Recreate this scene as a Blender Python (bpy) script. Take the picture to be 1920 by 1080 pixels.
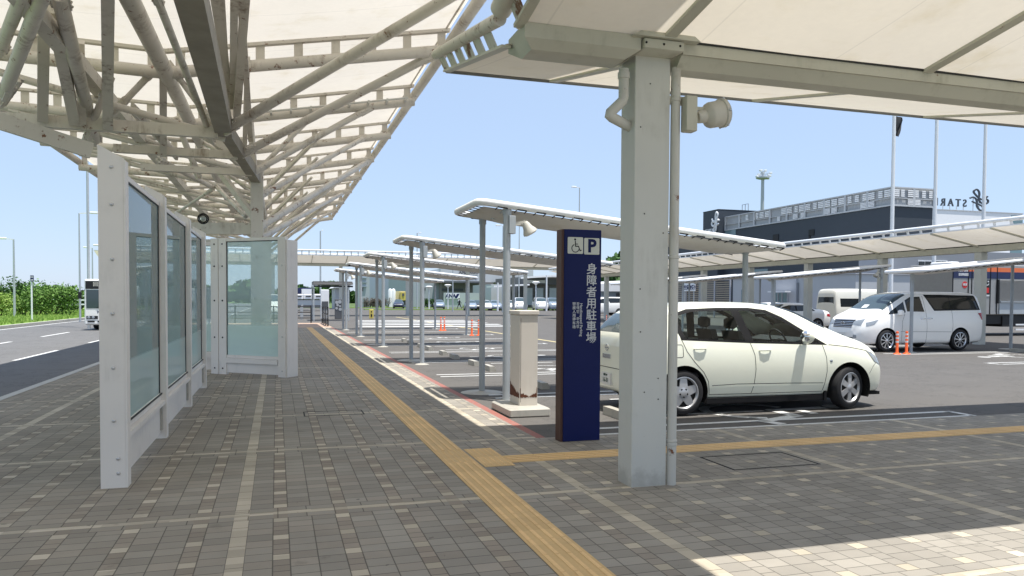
import bpy, bmesh, math, random
import numpy as np
from mathutils import Vector, Matrix
from mathutils.bvhtree import BVHTree
R = math.radians
random.seed(7)
for o in list(bpy.data.objects): bpy.data.objects.remove(o)
S = bpy.context.scene
COL = S.collection

# ------------------------------------------------------------- camera
YAW, PITCH, ROLL = R(17.18), R(-1.688), R(0.3134)
FPX, CYP, EYE = 1428.0, 604.1, 1.55
_r = Vector((math.cos(YAW), -math.sin(YAW), 0))
_f = Vector((math.sin(YAW)*math.cos(PITCH), math.cos(YAW)*math.cos(PITCH), math.sin(PITCH)))
_u = _r.cross(_f)
cr = _r*math.cos(ROLL) + _u*math.sin(ROLL)
cu = -_r*math.sin(ROLL) + _u*math.cos(ROLL)
cd = bpy.data.cameras.new('camera'); cam = bpy.data.objects.new('camera', cd); COL.objects.link(cam)
m = Matrix.Identity(4)
for i in range(3):
    m[i][0] = cr[i]; m[i][1] = cu[i]; m[i][2] = -_f[i]
m[0][3], m[1][3], m[2][3] = 0, 0, EYE
cam.matrix_world = m
cd.sensor_width = 36; cd.lens = 36*FPX/1920; cd.shift_y = (CYP-540)/1920
cd.clip_start = 0.05; cd.clip_end = 6000
S.camera = cam
S.render.resolution_x, S.render.resolution_y = 1024, 576

# ------------------------------------------------------------- light
SUNV = Vector((0.137, -0.177, 1.0)).normalized()          # towards the sun
SUN_EL = math.asin(SUNV.z); SUN_AZ = math.atan2(SUNV.x, SUNV.y)
w = bpy.data.worlds.new('World'); S.world = w; w.use_nodes = True
wn = w.node_tree.nodes; wl = w.node_tree.links
bg = wn['Background']; sky = wn.new('ShaderNodeTexSky'); sky.sky_type = 'NISHITA'
sky.sun_disc = False; sky.sun_elevation = SUN_EL; sky.sun_rotation = SUN_AZ
sky.air_density = 1.1; sky.dust_density = .35; sky.ozone_density = 3.0; sky.altitude = 0
hz = wn.new('ShaderNodeMix'); hz.data_type = 'RGBA'; hz.inputs[0].default_value = .72      # thin even summer haze over the whole sky
hz.inputs[7].default_value = (3.42, 4.42, 6.15, 1); wl.new(sky.outputs[0], hz.inputs[6]); wl.new(hz.outputs[2], bg.inputs[0]); bg.inputs[1].default_value = 0.115
sd = bpy.data.lights.new('sun', 'SUN'); sd.energy = 4.7; sd.angle = R(0.53); sd.color = (1, .96, .9)
sun = bpy.data.objects.new('sun', sd); COL.objects.link(sun)
sun.rotation_euler = (-SUNV).to_track_quat('-Z', 'Y').to_euler(); sun.location = (0, 0, 60)
S.view_settings.view_transform = 'Standard'; S.view_settings.look = 'None'
S.view_settings.exposure = 0.55; S.view_settings.gamma = 1
S.render.engine = 'CYCLES'
S.cycles.max_bounces = 8; S.cycles.transparent_max_bounces = 16

# ------------------------------------------------------------- pixel rays (photo is 1920x1080)
def ray(x, y): return _f*FPX + cr*(x-960) + cu*(CYP-y)
EYEV = Vector((0, 0, EYE))
def G(x, y, z=0.0):
    d = ray(x, y); return EYEV + d*((z-EYE)/d.z)
def AX(x, y, X):
    d = ray(x, y); return EYEV + d*(X/d.x)
def AY(x, y, Y):
    d = ray(x, y); return EYEV + d*(Y/d.y)

# ------------------------------------------------------------- shader maths
class V_:
    def __init__(s, t, sock): s.t = t; s.s = sock
    def _m(s, op, *o, clamp=False):
        n = s.t.nodes.new('ShaderNodeMath'); n.operation = op; n.use_clamp = clamp
        s.t.links.new(s.s, n.inputs[0])
        for i, b in enumerate(o):
            if isinstance(b, V_): s.t.links.new(b.s, n.inputs[i+1])
            else: n.inputs[i+1].default_value = b
        return V_(s.t, n.outputs[0])
    def __add__(s, o): return s._m('ADD', o)
    def __sub__(s, o): return s._m('SUBTRACT', o)
    def __mul__(s, o): return s._m('MULTIPLY', o)
    def __truediv__(s, o): return s._m('DIVIDE', o)
    __radd__ = __add__; __rmul__ = __mul__
    def inv(s): return (s*-1.0)+1.0
    def lt(s, o): return s._m('LESS_THAN', o)
    def gt(s, o): return s._m('GREATER_THAN', o)
    def mod(s, o): return s._m('FLOORED_MODULO', o)
    def floor(s): return s._m('FLOOR')
    def min(s, o): return s._m('MINIMUM', o)
    def max(s, o): return s._m('MAXIMUM', o)
    def abs(s): return s._m('ABSOLUTE')
    def ss(s, a, b):
        n = s.t.nodes.new('ShaderNodeMapRange'); n.interpolation_type = 'SMOOTHSTEP'
        s.t.links.new(s.s, n.inputs[0]); n.inputs[1].default_value = a; n.inputs[2].default_value = b
        return V_(s.t, n.outputs[0])

class Mat:
    def __init__(s, name, rough=.6, metal=0, spec=.4):
        s.m = bpy.data.materials.new(name); s.m.use_nodes = True; s.t = s.m.node_tree
        s.b = s.t.nodes['Principled BSDF']; s.out = s.t.nodes['Material Output']
        s.b.inputs['Roughness'].default_value = rough; s.b.inputs['Metallic'].default_value = metal
        s.b.inputs['Specular IOR Level'].default_value = spec
        s._pos = None
    def pos(s):
        if not s._pos:
            g = s.t.nodes.new('ShaderNodeNewGeometry'); x = s.t.nodes.new('ShaderNodeSeparateXYZ')
            s.t.links.new(g.outputs['Position'], x.inputs[0]); s.g = g
            s._pos = [V_(s.t, x.outputs[i]) for i in range(3)]
        return s._pos
    def vec(s, x, y, z=0.0):
        n = s.t.nodes.new('ShaderNodeCombineXYZ')
        for i, a in enumerate((x, y, z)):
            if isinstance(a, V_): s.t.links.new(a.s, n.inputs[i])
            else: n.inputs[i].default_value = a
        return n.outputs[0]
    def noise(s, scale, detail=3, rough=.55, vec=None, stretch=None):
        n = s.t.nodes.new('ShaderNodeTexNoise'); n.inputs['Scale'].default_value = scale
        n.inputs['Detail'].default_value = detail; n.inputs['Roughness'].default_value = rough
        if vec is None:
            p = s.pos()
            if stretch: vec = s.vec(p[0]*stretch[0], p[1]*stretch[1], p[2]*stretch[2])
            else: vec = s.g.outputs['Position']
        s.t.links.new(vec, n.inputs['Vector'])
        return V_(s.t, n.outputs['Fac'])
    def white(s, vec, dim='3D'):
        n = s.t.nodes.new('ShaderNodeTexWhiteNoise'); n.noise_dimensions = dim
        s.t.links.new(vec, n.inputs['Vector']); return V_(s.t, n.outputs['Value'])
    def mix(s, a, b, f):
        n = s.t.nodes.new('ShaderNodeMix'); n.data_type = 'RGBA'
        for i, c in ((6, a), (7, b)):
            if isinstance(c, tuple): n.inputs[i].default_value = (*c[:3], 1)
            else: s.t.links.new(c, n.inputs[i])
        if isinstance(f, V_): s.t.links.new(f.s, n.inputs[0])
        else: n.inputs[0].default_value = f
        return n.outputs[2]
    def scale(s, c, f):
        n = s.t.nodes.new('ShaderNodeVectorMath'); n.operation = 'SCALE'
        if isinstance(c, tuple): n.inputs[0].default_value = c[:3]
        else: s.t.links.new(c, n.inputs[0])
        s.t.links.new(f.s, n.inputs['Scale']); return n.outputs[0]
    def color(s, c):
        if isinstance(c, tuple): s.b.inputs['Base Color'].default_value = (*c[:3], 1)
        else: s.t.links.new(c, s.b.inputs['Base Color'])
    def bump(s, h, strength=.3, dist=.01):
        n = s.t.nodes.new('ShaderNodeBump'); n.inputs['Strength'].default_value = strength
        n.inputs['Distance'].default_value = dist
        s.t.links.new(h.s, n.inputs['Height']); s.t.links.new(n.outputs[0], s.b.inputs['Normal'])

M = {}
def plain(key, c, rough=.6, metal=0, var=.12, scale=6, spec=.4):
    a = Mat(key, rough, metal, spec)
    if var:
        f = a.noise(scale, 4)
        a.color(a.scale(c, f*(2*var) + (1-var)))
    else: a.color(c)
    M[key] = a.m; return a
def weathered(key, c, dirt=(.16, .13, .09), amount=.5, rust=.0, rough=.55, scale=1.6):
    a = Mat(key, rough)
    p = a.pos()
    big = a.noise(scale, 5, .65)
    streak = a.noise(3.0, 4, .6, stretch=(5, 5, .7))
    c1 = a.scale(c, a.noise(.7, 3)*.25 + .87)
    c2 = a.mix(c1, dirt, (big.ss(.47, .75)*streak.ss(.35, .7))*amount)
    if rust:
        rn = a.noise(5.5, 6, .7); c2 = a.mix(c2, (.16, .06, .025), rn.ss(.70-rust*.16, .76-rust*.12))
    a.color(c2); a.bump(a.noise(60, 2), .08, .002)
    M[key] = a.m; return a

weathered('truss_paint', (.60, .56, .49), dirt=(.18, .12, .075), amount=.95, rust=.66)
weathered('gutter_paint', (.50, .49, .41), dirt=(.20, .19, .13), amount=.5, rust=.2, scale=2.6)
weathered('pillar_paint', (.54, .55, .51), dirt=(.3, .3, .28), amount=.4, rust=.0, scale=1.1)
a = weathered('pillar_stained', (.56, .56, .515), dirt=(.30, .29, .25), amount=.55, rust=.05, scale=1.4)
src = a.b.inputs['Base Color'].links[0].from_socket; p = a.pos()      # splashed dirt and scuffs round the foot
foot = (a.noise(7, 5, .7) + (p[2]*-1.9 + .36)).ss(.50, .86)
scuff = a.noise(5, 5, .7, stretch=(3, 3, 9)).ss(.66, .72)*p[2].ss(1.4, .4)
a.color(a.mix(a.mix(src, (.30, .285, .25), foot*.5), (.25, .24, .22), scuff*.5))
weathered('pipe_paint', (.55, .54, .49), dirt=(.28, .22, .15), amount=.6, rust=.42)
weathered('rusty_plate', (.55, .53, .48), dirt=(.20, .10, .05), amount=.9, rust=1.2, scale=4)
weathered('screen_paint', (.78, .735, .675), dirt=(.4, .37, .33), amount=.4)
weathered('concrete', (.42, .40, .35), dirt=(.2, .19, .16), amount=.7, scale=3)
weathered('cabinet_paint', (.62, .57, .50), dirt=(.4, .34, .27), amount=.25)
plain('rust', (.10, .035, .018), .9, var=.5, scale=20)
plain('post_grey', (.36, .39, .41), .5, var=.12)
plain('galv', (.42, .45, .47), .45, .2, var=.1)
plain('white_tube', (.74, .75, .76), .4, var=.05)
plain('lamp_cream', (.55, .53, .47), .5, var=.15)
plain('white_paint', (.78, .79, .8), .4, var=.04)
plain('black', (.012, .012, .013), .55, var=0)
plain('rubber', (.018, .018, .02), .75, var=.2, scale=30)
plain('dark_plastic', (.012, .012, .013), .6, var=0, spec=.15); plain('edge_grey', (.20, .205, .20), .5); plain('chord_shade_rust', (.25, .225, .18), .6, var=.35, scale=3)  # bottom chord colour carries underside shade as well as rust
plain('steel', (.5, .5, .51), .3, .9, var=.05)
plain('bolt', (.55, .54, .52), .35, .6, var=0)
plain('orange', (.85, .13, .03), .5, var=.08)
plain('reflect_white', (.8, .8, .78), .4, var=0)
plain('navy', (.006, .012, .085), .45, var=.12, scale=3, spec=.2)
plain('sign_brown', (.075, .033, .022), .5, var=.15)
plain('sign_white', (.62, .64, .58), .5, var=.05)
plain('sign_text', (.60, .62, .64), .5, var=0)
plain('gravelstone', (.35, .33, .29), .9)

def membrane(key, c, trans=.45, top=None):
    a = Mat(key, .75)
    f = a.noise(.9, 4, .6)
    col = a.scale(c, f*.14 + .93)
    streaks = a.noise(1.6, 5, .6)
    col = a.mix(col, (c[0]*.74, c[1]*.68, c[2]*.50), streaks.ss(.52, .80)*.45)
    fine = a.noise(14, 4, .6); col = a.scale(col, fine*.08 + .96)
    px_ = a.pos(); seam = ((px_[0]+px_[1]*.0).mod(1.325) - .66).abs().lt(.008) if key == 'pvc_near' else (px_[1].mod(1.935) - .9).abs().lt(.012)
    col = a.scale(col, seam*-.10 + 1.0)
    t = a.t; d = t.nodes.new('ShaderNodeBsdfDiffuse'); tr = t.nodes.new('ShaderNodeBsdfTranslucent'); mx = t.nodes.new('ShaderNodeMixShader')
    t.links.new(col, d.inputs[0]); t.links.new(col, tr.inputs[0]); mx.inputs[0].default_value = trans
    t.links.new(d.outputs[0], mx.inputs[1]); t.links.new(tr.outputs[0], mx.inputs[2]); t.links.new(mx.outputs[0], a.out.inputs[0])
    M[key] = a.m
membrane('pvc_big', (.86, .80, .70), .33)
membrane('pvc_near', (.83, .77, .66), .235)
membrane('pvc_far', (.80, .74, .64), .2)
membrane('pvc_shelter', (.58, .56, .53), .035)

def glass(key, tint, fres=1.45, rough=.0):
    a = Mat(key); t = a.t
    tr = t.nodes.new('ShaderNodeBsdfTransparent'); gl = t.nodes.new('ShaderNodeBsdfGlossy'); mx = t.nodes.new('ShaderNodeMixShader'); fr = t.nodes.new('ShaderNodeFresnel')
    fr.inputs[0].default_value = fres; tr.inputs[0].default_value = (*tint, 1); gl.inputs['Roughness'].default_value = rough
    t.links.new(fr.outputs[0], mx.inputs[0]); t.links.new(tr.outputs[0], mx.inputs[1]); t.links.new(gl.outputs[0], mx.inputs[2]); t.links.new(mx.outputs[0], a.out.inputs[0])
    M[key] = a.m; return a
glass('car_glass', (.74, .82, .79))
glass('lens_glass', (.8, .85, .86))
a = Mat('dark_glass', .06, 0, .6); a.color((.012, .015, .016)); M['dark_glass'] = a.m
a = Mat('wind_glass', .05, 0, .6); a.color((.05, .075, .085)); M['wind_glass'] = a.m
# screen glass: clear above, frosted film below (film edge steps at a real height)
a = Mat('screen_glass'); t = a.t; p = a.pos()
tr = t.nodes.new('ShaderNodeBsdfTransparent'); tr.inputs[0].default_value = (.90, .97, .97, 1)
df = t.nodes.new('ShaderNodeBsdfDiffuse'); df.inputs[0].default_value = (.78, .93, .88, 1)
tl = t.nodes.new('ShaderNodeBsdfTranslucent'); tl.inputs[0].default_value = (.80, .95, .90, 1)
gl = t.nodes.new('ShaderNodeBsdfGlossy'); gl.inputs['Roughness'].default_value = .02
fr = t.nodes.new('ShaderNodeFresnel'); fr.inputs[0].default_value = 1.28
m1 = t.nodes.new('ShaderNodeMixShader'); m2 = t.nodes.new('ShaderNodeMixShader'); m3 = t.nodes.new('ShaderNodeMixShader')
m1.inputs[0].default_value = .5
t.links.new(df.outputs[0], m1.inputs[1]); t.links.new(tl.outputs[0], m1.inputs[2])
film = p[2].ss(1.03, .99)*.36 + .25 + a.noise(1.3, 3)*.10 + p[2].ss(1.0, .5)*.16
t.links.new(film.s, m2.inputs[0]); t.links.new(tr.outputs[0], m2.inputs[1]); t.links.new(m1.outputs[0], m2.inputs[2])
t.links.new(fr.outputs[0], m3.inputs[0]); t.links.new(m2.outputs[0], m3.inputs[1]); t.links.new(gl.outputs[0], m3.inputs[2])
t.links.new(m3.outputs[0], a.out.inputs[0]); M['screen_glass'] = a.m

def car_paint(key, c, coat=.6):
    a = Mat(key, .32, 0, .5); a.color(c); a.b.inputs['Coat Weight'].default_value = coat; a.b.inputs['Coat Roughness'].default_value = .04
    M[key] = a.m
car_paint('cream_paint', (.85, .86, .73)); car_paint('white_car', (.85, .84, .81)); car_paint('pearl', (.88, .87, .84))
car_paint('navy_car', (.012, .017, .04)); car_paint('silver_blue', (.22, .27, .33)); car_paint('ivory_car', (.76, .74, .65)); car_paint('black_car', (.012, .012, .014))
plain('hubcap', (.48, .48, .49), .32, .55, var=.05)
plain('alloy', (.6, .6, .62), .22, .8, var=0)
a = Mat('headlamp', .08, .1, .8); a.color((.30, .33, .36)); M['headlamp'] = a.m
plain('tail_red', (.35, .01, .015), .2, var=0)
plain('amber', (.8, .25, .04), .3, var=0)
plain('chrome', (.7, .72, .75), .12, .95, var=0)
plain('interior', (.05, .05, .052), .8, var=.2)
plain('seat_cloth', (.07, .072, .075), .9, var=.2)
plain('plate_white', (.7, .7, .68), .5, var=0)
plain('plate_green', (.01, .06, .03), .5, var=0)
plain('underbody', (.01, .01, .01), .9, var=0)

# ------------------------------------------------------------- mesh builder
ORG = {}
class MB:
    def __init__(s): s.v = []; s.f = []; s.mi = []; s.cur = 0
    def add(s, vs, fs):
        b = len(s.v); s.v += [Vector(v) for v in vs]
        for f in fs: s.f.append(tuple(b+i for i in f)); s.mi.append(s.cur)
        return s
    def box(s, x0, x1, y0, y1, z0, z1):
        return s.add([(x0,y0,z0),(x1,y0,z0),(x1,y1,z0),(x0,y1,z0),(x0,y0,z1),(x1,y0,z1),(x1,y1,z1),(x0,y1,z1)],
                     [(0,3,2,1),(4,5,6,7),(0,1,5,4),(1,2,6,5),(2,3,7,6),(3,0,4,7)])
    def cbox(s, x0, x1, y0, y1, z0, z1, c=.01):
        """box with chamfered vertical edges and top/bottom edges"""
        zs = ((z0, c), (z0+c, 0), (z1-c, 0), (z1, c)); vs = []; fs = []
        for z, i in zs:
            a, b, d, e = x0+i, x1-i, y0+i, y1-i
            q = c*.7
            vs += [(a+q,d,z),(b-q,d,z),(b,d+q,z),(b,e-q,z),(b-q,e,z),(a+q,e,z),(a,e-q,z),(a,d+q,z)]
        for k in range(3):
            for j in range(8):
                n = (j+1) % 8; fs.append((k*8+j, k*8+n, k*8+8+n, k*8+8+j))
        fs.append(tuple(range(7, -1, -1))); fs.append(tuple(range(24, 32)))
        return s.add(vs, fs)
    def bar(s, p0, p1, w, h, up=(0, 0, 1)):
        p0 = Vector(p0); p1 = Vector(p1); d = (p1-p0).normalized(); up = Vector(up)
        if abs(d.dot(up)) > .98: up = Vector((0, 1, 0))
        x = d.cross(up).normalized()*w/2; y = x.cross(d).normalized()*h/2
        vs = [p+sx*x+sy*y for p in (p0, p1) for sx, sy in ((-1,-1),(1,-1),(1,1),(-1,1))]
        return s.add(vs, [(0,1,2,3),(7,6,5,4),(0,4,5,1),(1,5,6,2),(2,6,7,3),(3,7,4,0)])
    def tube(s, p0, p1, r, r1=None, n=12, caps=True):
        r1 = r if r1 is None else r1
        p0 = Vector(p0); p1 = Vector(p1); d = (p1-p0).normalized()
        a = Vector((0, 0, 1)) if abs(d.z) < .9 else Vector((1, 0, 0))
        x = d.cross(a).normalized(); y = d.cross(x).normalized(); vs = []
        for p, q in ((p0, r), (p1, r1)):
            for i in range(n):
                t = 2*math.pi*i/n; vs.append(p + (x*math.cos(t)+y*math.sin(t))*q)
        fs = [(i, (i+1) % n, n+(i+1) % n, n+i) for i in range(n)]
        if caps: fs += [tuple(range(n-1, -1, -1)), tuple(range(n, 2*n))]
        return s.add(vs, fs)
    def path(s, pts, r, n=10, closed=False):
        pts = [Vector(p) for p in pts]; L = len(pts); vs = []; fs = []
        rr = r if isinstance(r, (list, tuple)) else [r]*L; px = None
        for i, p in enumerate(pts):
            if closed: a = pts[i-1]; b = pts[(i+1) % L]
            else: a = pts[max(0, i-1)]; b = pts[min(L-1, i+1)]
            d = (b-a).normalized()
            if px is None:
                q = Vector((0, 0, 1)) if abs(d.z) < .9 else Vector((1, 0, 0)); px = d.cross(q).normalized()
            px = (px - d*px.dot(d)).normalized(); py = d.cross(px)
            for k in range(n):
                t = 2*math.pi*k/n; vs.append(p+(px*math.cos(t)+py*math.sin(t))*rr[i])
        for i in range(L if closed else L-1):
            j = (i+1) % L
            for k in range(n): fs.append((i*n+k, i*n+(k+1) % n, j*n+(k+1) % n, j*n+k))
        if not closed: fs += [tuple(range(n-1, -1, -1)), tuple(range((L-1)*n, L*n))]
        return s.add(vs, fs)
    def lathe(s, prof, o, ax=(0, 0, 1), n=24, closed=False):
        """prof: (radius, distance along axis)"""
        o = Vector(o); d = Vector(ax).normalized(); a = Vector((0, 0, 1)) if abs(d.z) < .9 else Vector((1, 0, 0))
        x = d.cross(a).normalized(); y = d.cross(x).normalized(); vs = []; fs = []; L = len(prof)
        for r_, h in prof:
            for i in range(n):
                t = 2*math.pi*i/n; vs.append(o + d*h + (x*math.cos(t)+y*math.sin(t))*max(r_, 1e-4))
        for k in range(L-1 if not closed else L):
            k2 = (k+1) % L
            for i in range(n): fs.append((k*n+i, k*n+(i+1) % n, k2*n+(i+1) % n, k2*n+i))
        if not closed: fs += [tuple(range(n-1, -1, -1)), tuple(range((L-1)*n, L*n))]
        return s.add(vs, fs)
    def sphere(s, c, r, n=12, sc=(1, 1, 1)):
        vs = []; fs = []; c = Vector(c); m_ = n//2
        for i in range(1, m_):
            ph = math.pi*i/m_
            for k in range(n):
                t = 2*math.pi*k/n; vs.append(c+Vector((r*sc[0]*math.sin(ph)*math.cos(t), r*sc[1]*math.sin(ph)*math.sin(t), r*sc[2]*math.cos(ph))))
        T = len(vs); vs += [c+Vector((0, 0, r*sc[2])), c-Vector((0, 0, r*sc[2]))]
        for i in range(m_-2):
            for k in range(n): fs.append((i*n+k, (i+1)*n+k, (i+1)*n+(k+1) % n, i*n+(k+1) % n))
        for k in range(n): fs.append((T, k, (k+1) % n)); fs.append((T+1, (m_-2)*n+(k+1) % n, (m_-2)*n+k))
        return s.add(vs, fs)
    def prism(s, pts, ext):
        """planar polygon (3-D points) swept along a vector"""
        pts = [Vector(p) for p in pts]; e = Vector(ext); n = len(pts)
        return s.add(pts+[p+e for p in pts], [tuple(range(n)), tuple(range(2*n-1, n-1, -1))] + [(i, n+i, n+(i+1) % n, (i+1) % n) for i in range(n)])
    def face(s, pts): return s.add(pts, [tuple(range(len(pts)))])
    def grid(s, rows):
        n = len(rows[0]); vs = [p for r_ in rows for p in r_]
        return s.add(vs, [(i*n+j, i*n+j+1, (i+1)*n+j+1, (i+1)*n+j) for i in range(len(rows)-1) for j in range(n-1)])
    def xf(s, mat):
        s.v = [mat @ v for v in s.v]; return s
    def mesh(s, name, mats, org=(0, 0, 0), recalc=True, angle=38):
        o = Vector(org); me = bpy.data.meshes.new(name)
        me.from_pydata([tuple(v-o) for v in s.v], [], s.f)
        for m_ in mats: me.materials.append(M[m_] if isinstance(m_, str) else m_)
        me.polygons.foreach_set('material_index', [min(i, len(mats)-1) for i in s.mi])
        if recalc:
            bm = bmesh.new(); bm.from_mesh(me); bmesh.ops.recalc_face_normals(bm, faces=bm.faces); bm.to_mesh(me); bm.free()
        me.polygons.foreach_set('use_smooth', [True]*len(me.polygons)); me.set_sharp_from_angle(angle=R(angle)); me.update()
        return me
    def build(s, name, mats, parent=None, label=None, loc=None, recalc=True, angle=38):
        if isinstance(mats, str): mats = [mats]
        org = ORG.get(parent.name, (0, 0, 0)) if parent else (loc or (0, 0, 0))
        o = bpy.data.objects.new(name, s.mesh(name, mats, org, recalc, angle)); COL.objects.link(o)
        if parent: o.parent = parent
        else: o.location = org
        ORG[o.name] = org
        if label: o['label'] = label
        return o

def thing(name, label, cat, loc=(0, 0, 0), group=None, rz=0):
    o = bpy.data.objects.new(name, None); COL.objects.link(o); o.empty_display_size = .3
    o.location = loc; o.rotation_euler = (0, 0, rz); o['label'] = label; o['category'] = cat
    if group: o['group'] = group
    ORG[o.name] = tuple(loc); return o
def tag(o, label, cat, group=None):
    o['label'] = label; o['category'] = cat
    if group: o['group'] = group
    return o
def struct(o, kind='structure'): o['kind'] = kind; return o
def dup(root, loc, rz=None, label=None, sc=None):
    def cp(o, par):
        c = o.copy(); COL.objects.link(c)
        if par: c.parent = par
        for ch in o.children: cp(ch, c)
        return c
    kids = list(root.children); c = cp(root, None); c.location = loc
    if rz is not None: c.rotation_euler = (0, 0, rz)
    if sc: c.scale = sc
    if label: c['label'] = label
    return c
FONT = bpy.data.fonts.load(bpy.utils.system_resource('DATAFILES')+'/fonts/Noto Sans CJK Regular.woff2') if False else None
def text_mb(txt, size, ext=.004, bold=0.0, vertical=False, spacing=1.0, align='CENTER'):
    """flat lettering in the XZ plane facing -Y, centred at the origin, as mesh data"""
    out = MB(); items = [(txt, 0)]
    if vertical: items = [(ch, -i*size*spacing) for i, ch in enumerate(txt)]
    for tx, dz in items:
        if tx == ' ': continue
        cu_ = bpy.data.curves.new('lettering', 'FONT'); cu_.body = tx; cu_.size = size; cu_.align_x = align; cu_.align_y = 'CENTER'
        cu_.extrude = ext; cu_.offset = bold; cu_.resolution_u = 3
        if not vertical: cu_.space_character = spacing
        ob = bpy.data.objects.new('lettering', cu_); COL.objects.link(ob)
        bpy.context.view_layer.update()
        dg = bpy.context.evaluated_depsgraph_get(); me = ob.evaluated_get(dg).to_mesh()
        vs = [(v.co.x, -v.co.z, v.co.y+dz) for v in me.vertices]; fs = [tuple(p_.vertices) for p_ in me.polygons]
        ob.evaluated_get(dg).to_mesh_clear(); bpy.data.objects.remove(ob); bpy.data.curves.remove(cu_)
        out.add(vs, fs)
    return out
# ------------------------------------------------------------- ground materials
def pavers():
    a = Mat('pavers', .82, 0, .25); x, y, z = a.pos()
    t = (x - 2.36).mod(2.65); line = t.lt(.1)
    c = (t - .1).mod(.425)
    small = c.gt(.1625)*c.lt(.2625)
    sY = (y - 5.68).mod(2.38); lineY = sY.lt(.08); border = (sY.gt(.08)*sY.lt(.18)).max(sY.gt(2.28))
    q = (sY - .18)
    light = small*(q.mod(.4)).lt(.1)*border.inv()*lineY.inv()*line.inv()
    # tile ids
    colid = (x/.1).floor()
    ix = ((x - 2.36)/2.65).floor()*20 + ((t-.1)/.425).floor()*3 + c.gt(.1625) + c.gt(.2625)
    iy_s = (q/.1).floor() + (y/2.38).floor()*40; iy_l = (q/.1333).floor() + ((y-5.68)/2.38).floor()*31
    idy = iy_s*small + iy_l*small.inv()
    bx = (x/.2).floor(); idx = ix*border.inv() + bx*border
    rnd = a.white(a.vec(idx, idy*border.inv() + (sY.gt(1.0)*3 + (y/2.38).floor())*border, 1.0)); rnd2 = a.white(a.vec(idx, idy, 7.0))
    # joints
    def jn(v, pos, w): return (v - pos).abs().lt(w)
    J = .0036
    jx = jn(c, .1625, J).max(jn(c, .2625, J)).max(c.lt(J)).max(c.gt(.425-J)).max(jn(t, .1, J)).max(t.lt(J))
    ys = q.mod(.1); yl = q.mod(.1333)
    jy = (ys.lt(J).max(ys.gt(.1-J)))*small + (yl.lt(J).max(yl.gt(.1333-J)))*small.inv()
    body = border.inv()*lineY.inv()*line.inv()
    jb = (x.mod(.2)).lt(2*J)*border
    jl = (x.mod(.4)).lt(2*J)*lineY
    jt = (y.mod(.2)).lt(2*J)*line
    je = jn(sY, .08, J).max(jn(sY, .18, J)).max(jn(sY, 2.28, J)).max(sY.lt(J))
    joint = ((jx.max(jy))*body).max(jb).max(jl).max(jt).max(je)
    grey = a.mix((.300, .278, .240), (.34, .285, .232), rnd2.gt(.75)*.30*x.ss(3.2, 1.0))
    warm = a.mix(grey, (.29, .235, .185), small*.5*x.ss(3.0, 1.6))
    # browner, greener setts towards the road side
    zone = x.ss(1.2, -1.5)
    warm = a.mix(warm, (.275, .24, .18), zone*.5)
    col = a.scale(warm, rnd*.26 + .88)
    lt_ = a.scale((.50, .445, .35), rnd*.34 + .78)
    allL = light.max(lineY).max(line)
    col = a.mix(col, lt_, allL)
    blotch = a.noise(.55, 5, .65).ss(.35, .75); col = a.scale(col, blotch*.22 + .86)
    stain = a.noise(1.7, 6, .7).ss(.60, .72); col = a.mix(col, (.07, .065, .05), stain*.35)
    fine = a.noise(180, 3, .7); col = a.scale(col, fine*.35 + .82)
    spots = a.noise(11, 2, .5).ss(.735, .76); col = a.mix(col, (.06, .055, .05), spots*.6); drift = a.noise(.22, 3, .5); col = a.scale(col, drift*.30 + .85)
    col = a.mix(col, (.022, .02, .017), joint*.64)
    a.color(col); a.bump(joint.inv()*1.0 + fine*.15 + rnd*.1, .35, .004); M['pavers'] = a.m
pavers()
def asphalt(key, c, crack=True, patch=.12):
    a = Mat(key, .88, 0, .25)
    big = a.noise(.16, 5, .6); mid = a.noise(1.3, 5, .65); fine = a.noise(95, 3, .75)
    col = a.scale(c, big*2*patch + (1-patch)); col = a.scale(col, mid*.22 + .89); col = a.scale(col, fine*.7 + .65)
    if crack:
        cr_ = a.noise(.55, 7, .75); col = a.mix(col, (.05, .048, .045), (cr_ - .5).abs().ss(.009, .002)*.6)
        oil = a.noise(.8, 3).ss(.68, .8); col = a.mix(col, (.07, .068, .066), oil*.5)
    a.color(col); a.bump(fine, .5, .006); M[key] = a.m
asphalt('asphalt', (.115, .108, .100)); asphalt('road_asphalt', (.145, .144, .143), True, .06)
def marking(key, c, wear=.45):
    a = Mat(key, .7); n = a.noise(14, 5, .75); n2 = a.noise(1.2, 3)
    col = a.mix(c, (.20, .195, .185), (n.ss(.52, .66)*n2.ss(.3, .7))*wear); a.color(col); M[key] = a.m
marking('white_mark', (.62, .62, .60), .8); marking('yellow_mark', (.50, .42, .22), .8); marking('red_mark', (.30, .115, .09), 1.3)
def tactile(key):
    a = Mat(key, .75); x, y, z = a.pos()
    rnd = a.white(a.vec((x/.3).floor(), ((y)/.3).floor(), 3.0))
    col = a.scale((.76, .52, .25), rnd*.14 + .92); col = a.scale(col, a.noise(60, 3, .7)*.3 + .85)
    col = a.mix(col, (.50, .37, .21), a.noise(1.4, 5, .7).ss(.5, .72)*.45)
    # darker brown between the raised bars
    col = a.mix(col, (.30, .20, .09), z.ss(.0065, .0045)*.30)
    a.color(col); M[key] = a.m
tactile('tactile')
def grass_mat(key, c1, c2):
    a = Mat(key, .9, 0, .2); n = a.noise(1.2, 5, .7); n2 = a.noise(.12, 4)
    col = a.mix(c1, c2, n); col = a.scale(col, n2*.5 + .75); a.color(col); M[key] = a.m
grass_mat('grass', (.13, .24, .04), (.26, .36, .09)); grass_mat('field', (.07, .12, .04), (.12, .16, .06))
a = Mat('pink_pavers', .85); x, y, z = a.pos()
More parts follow.
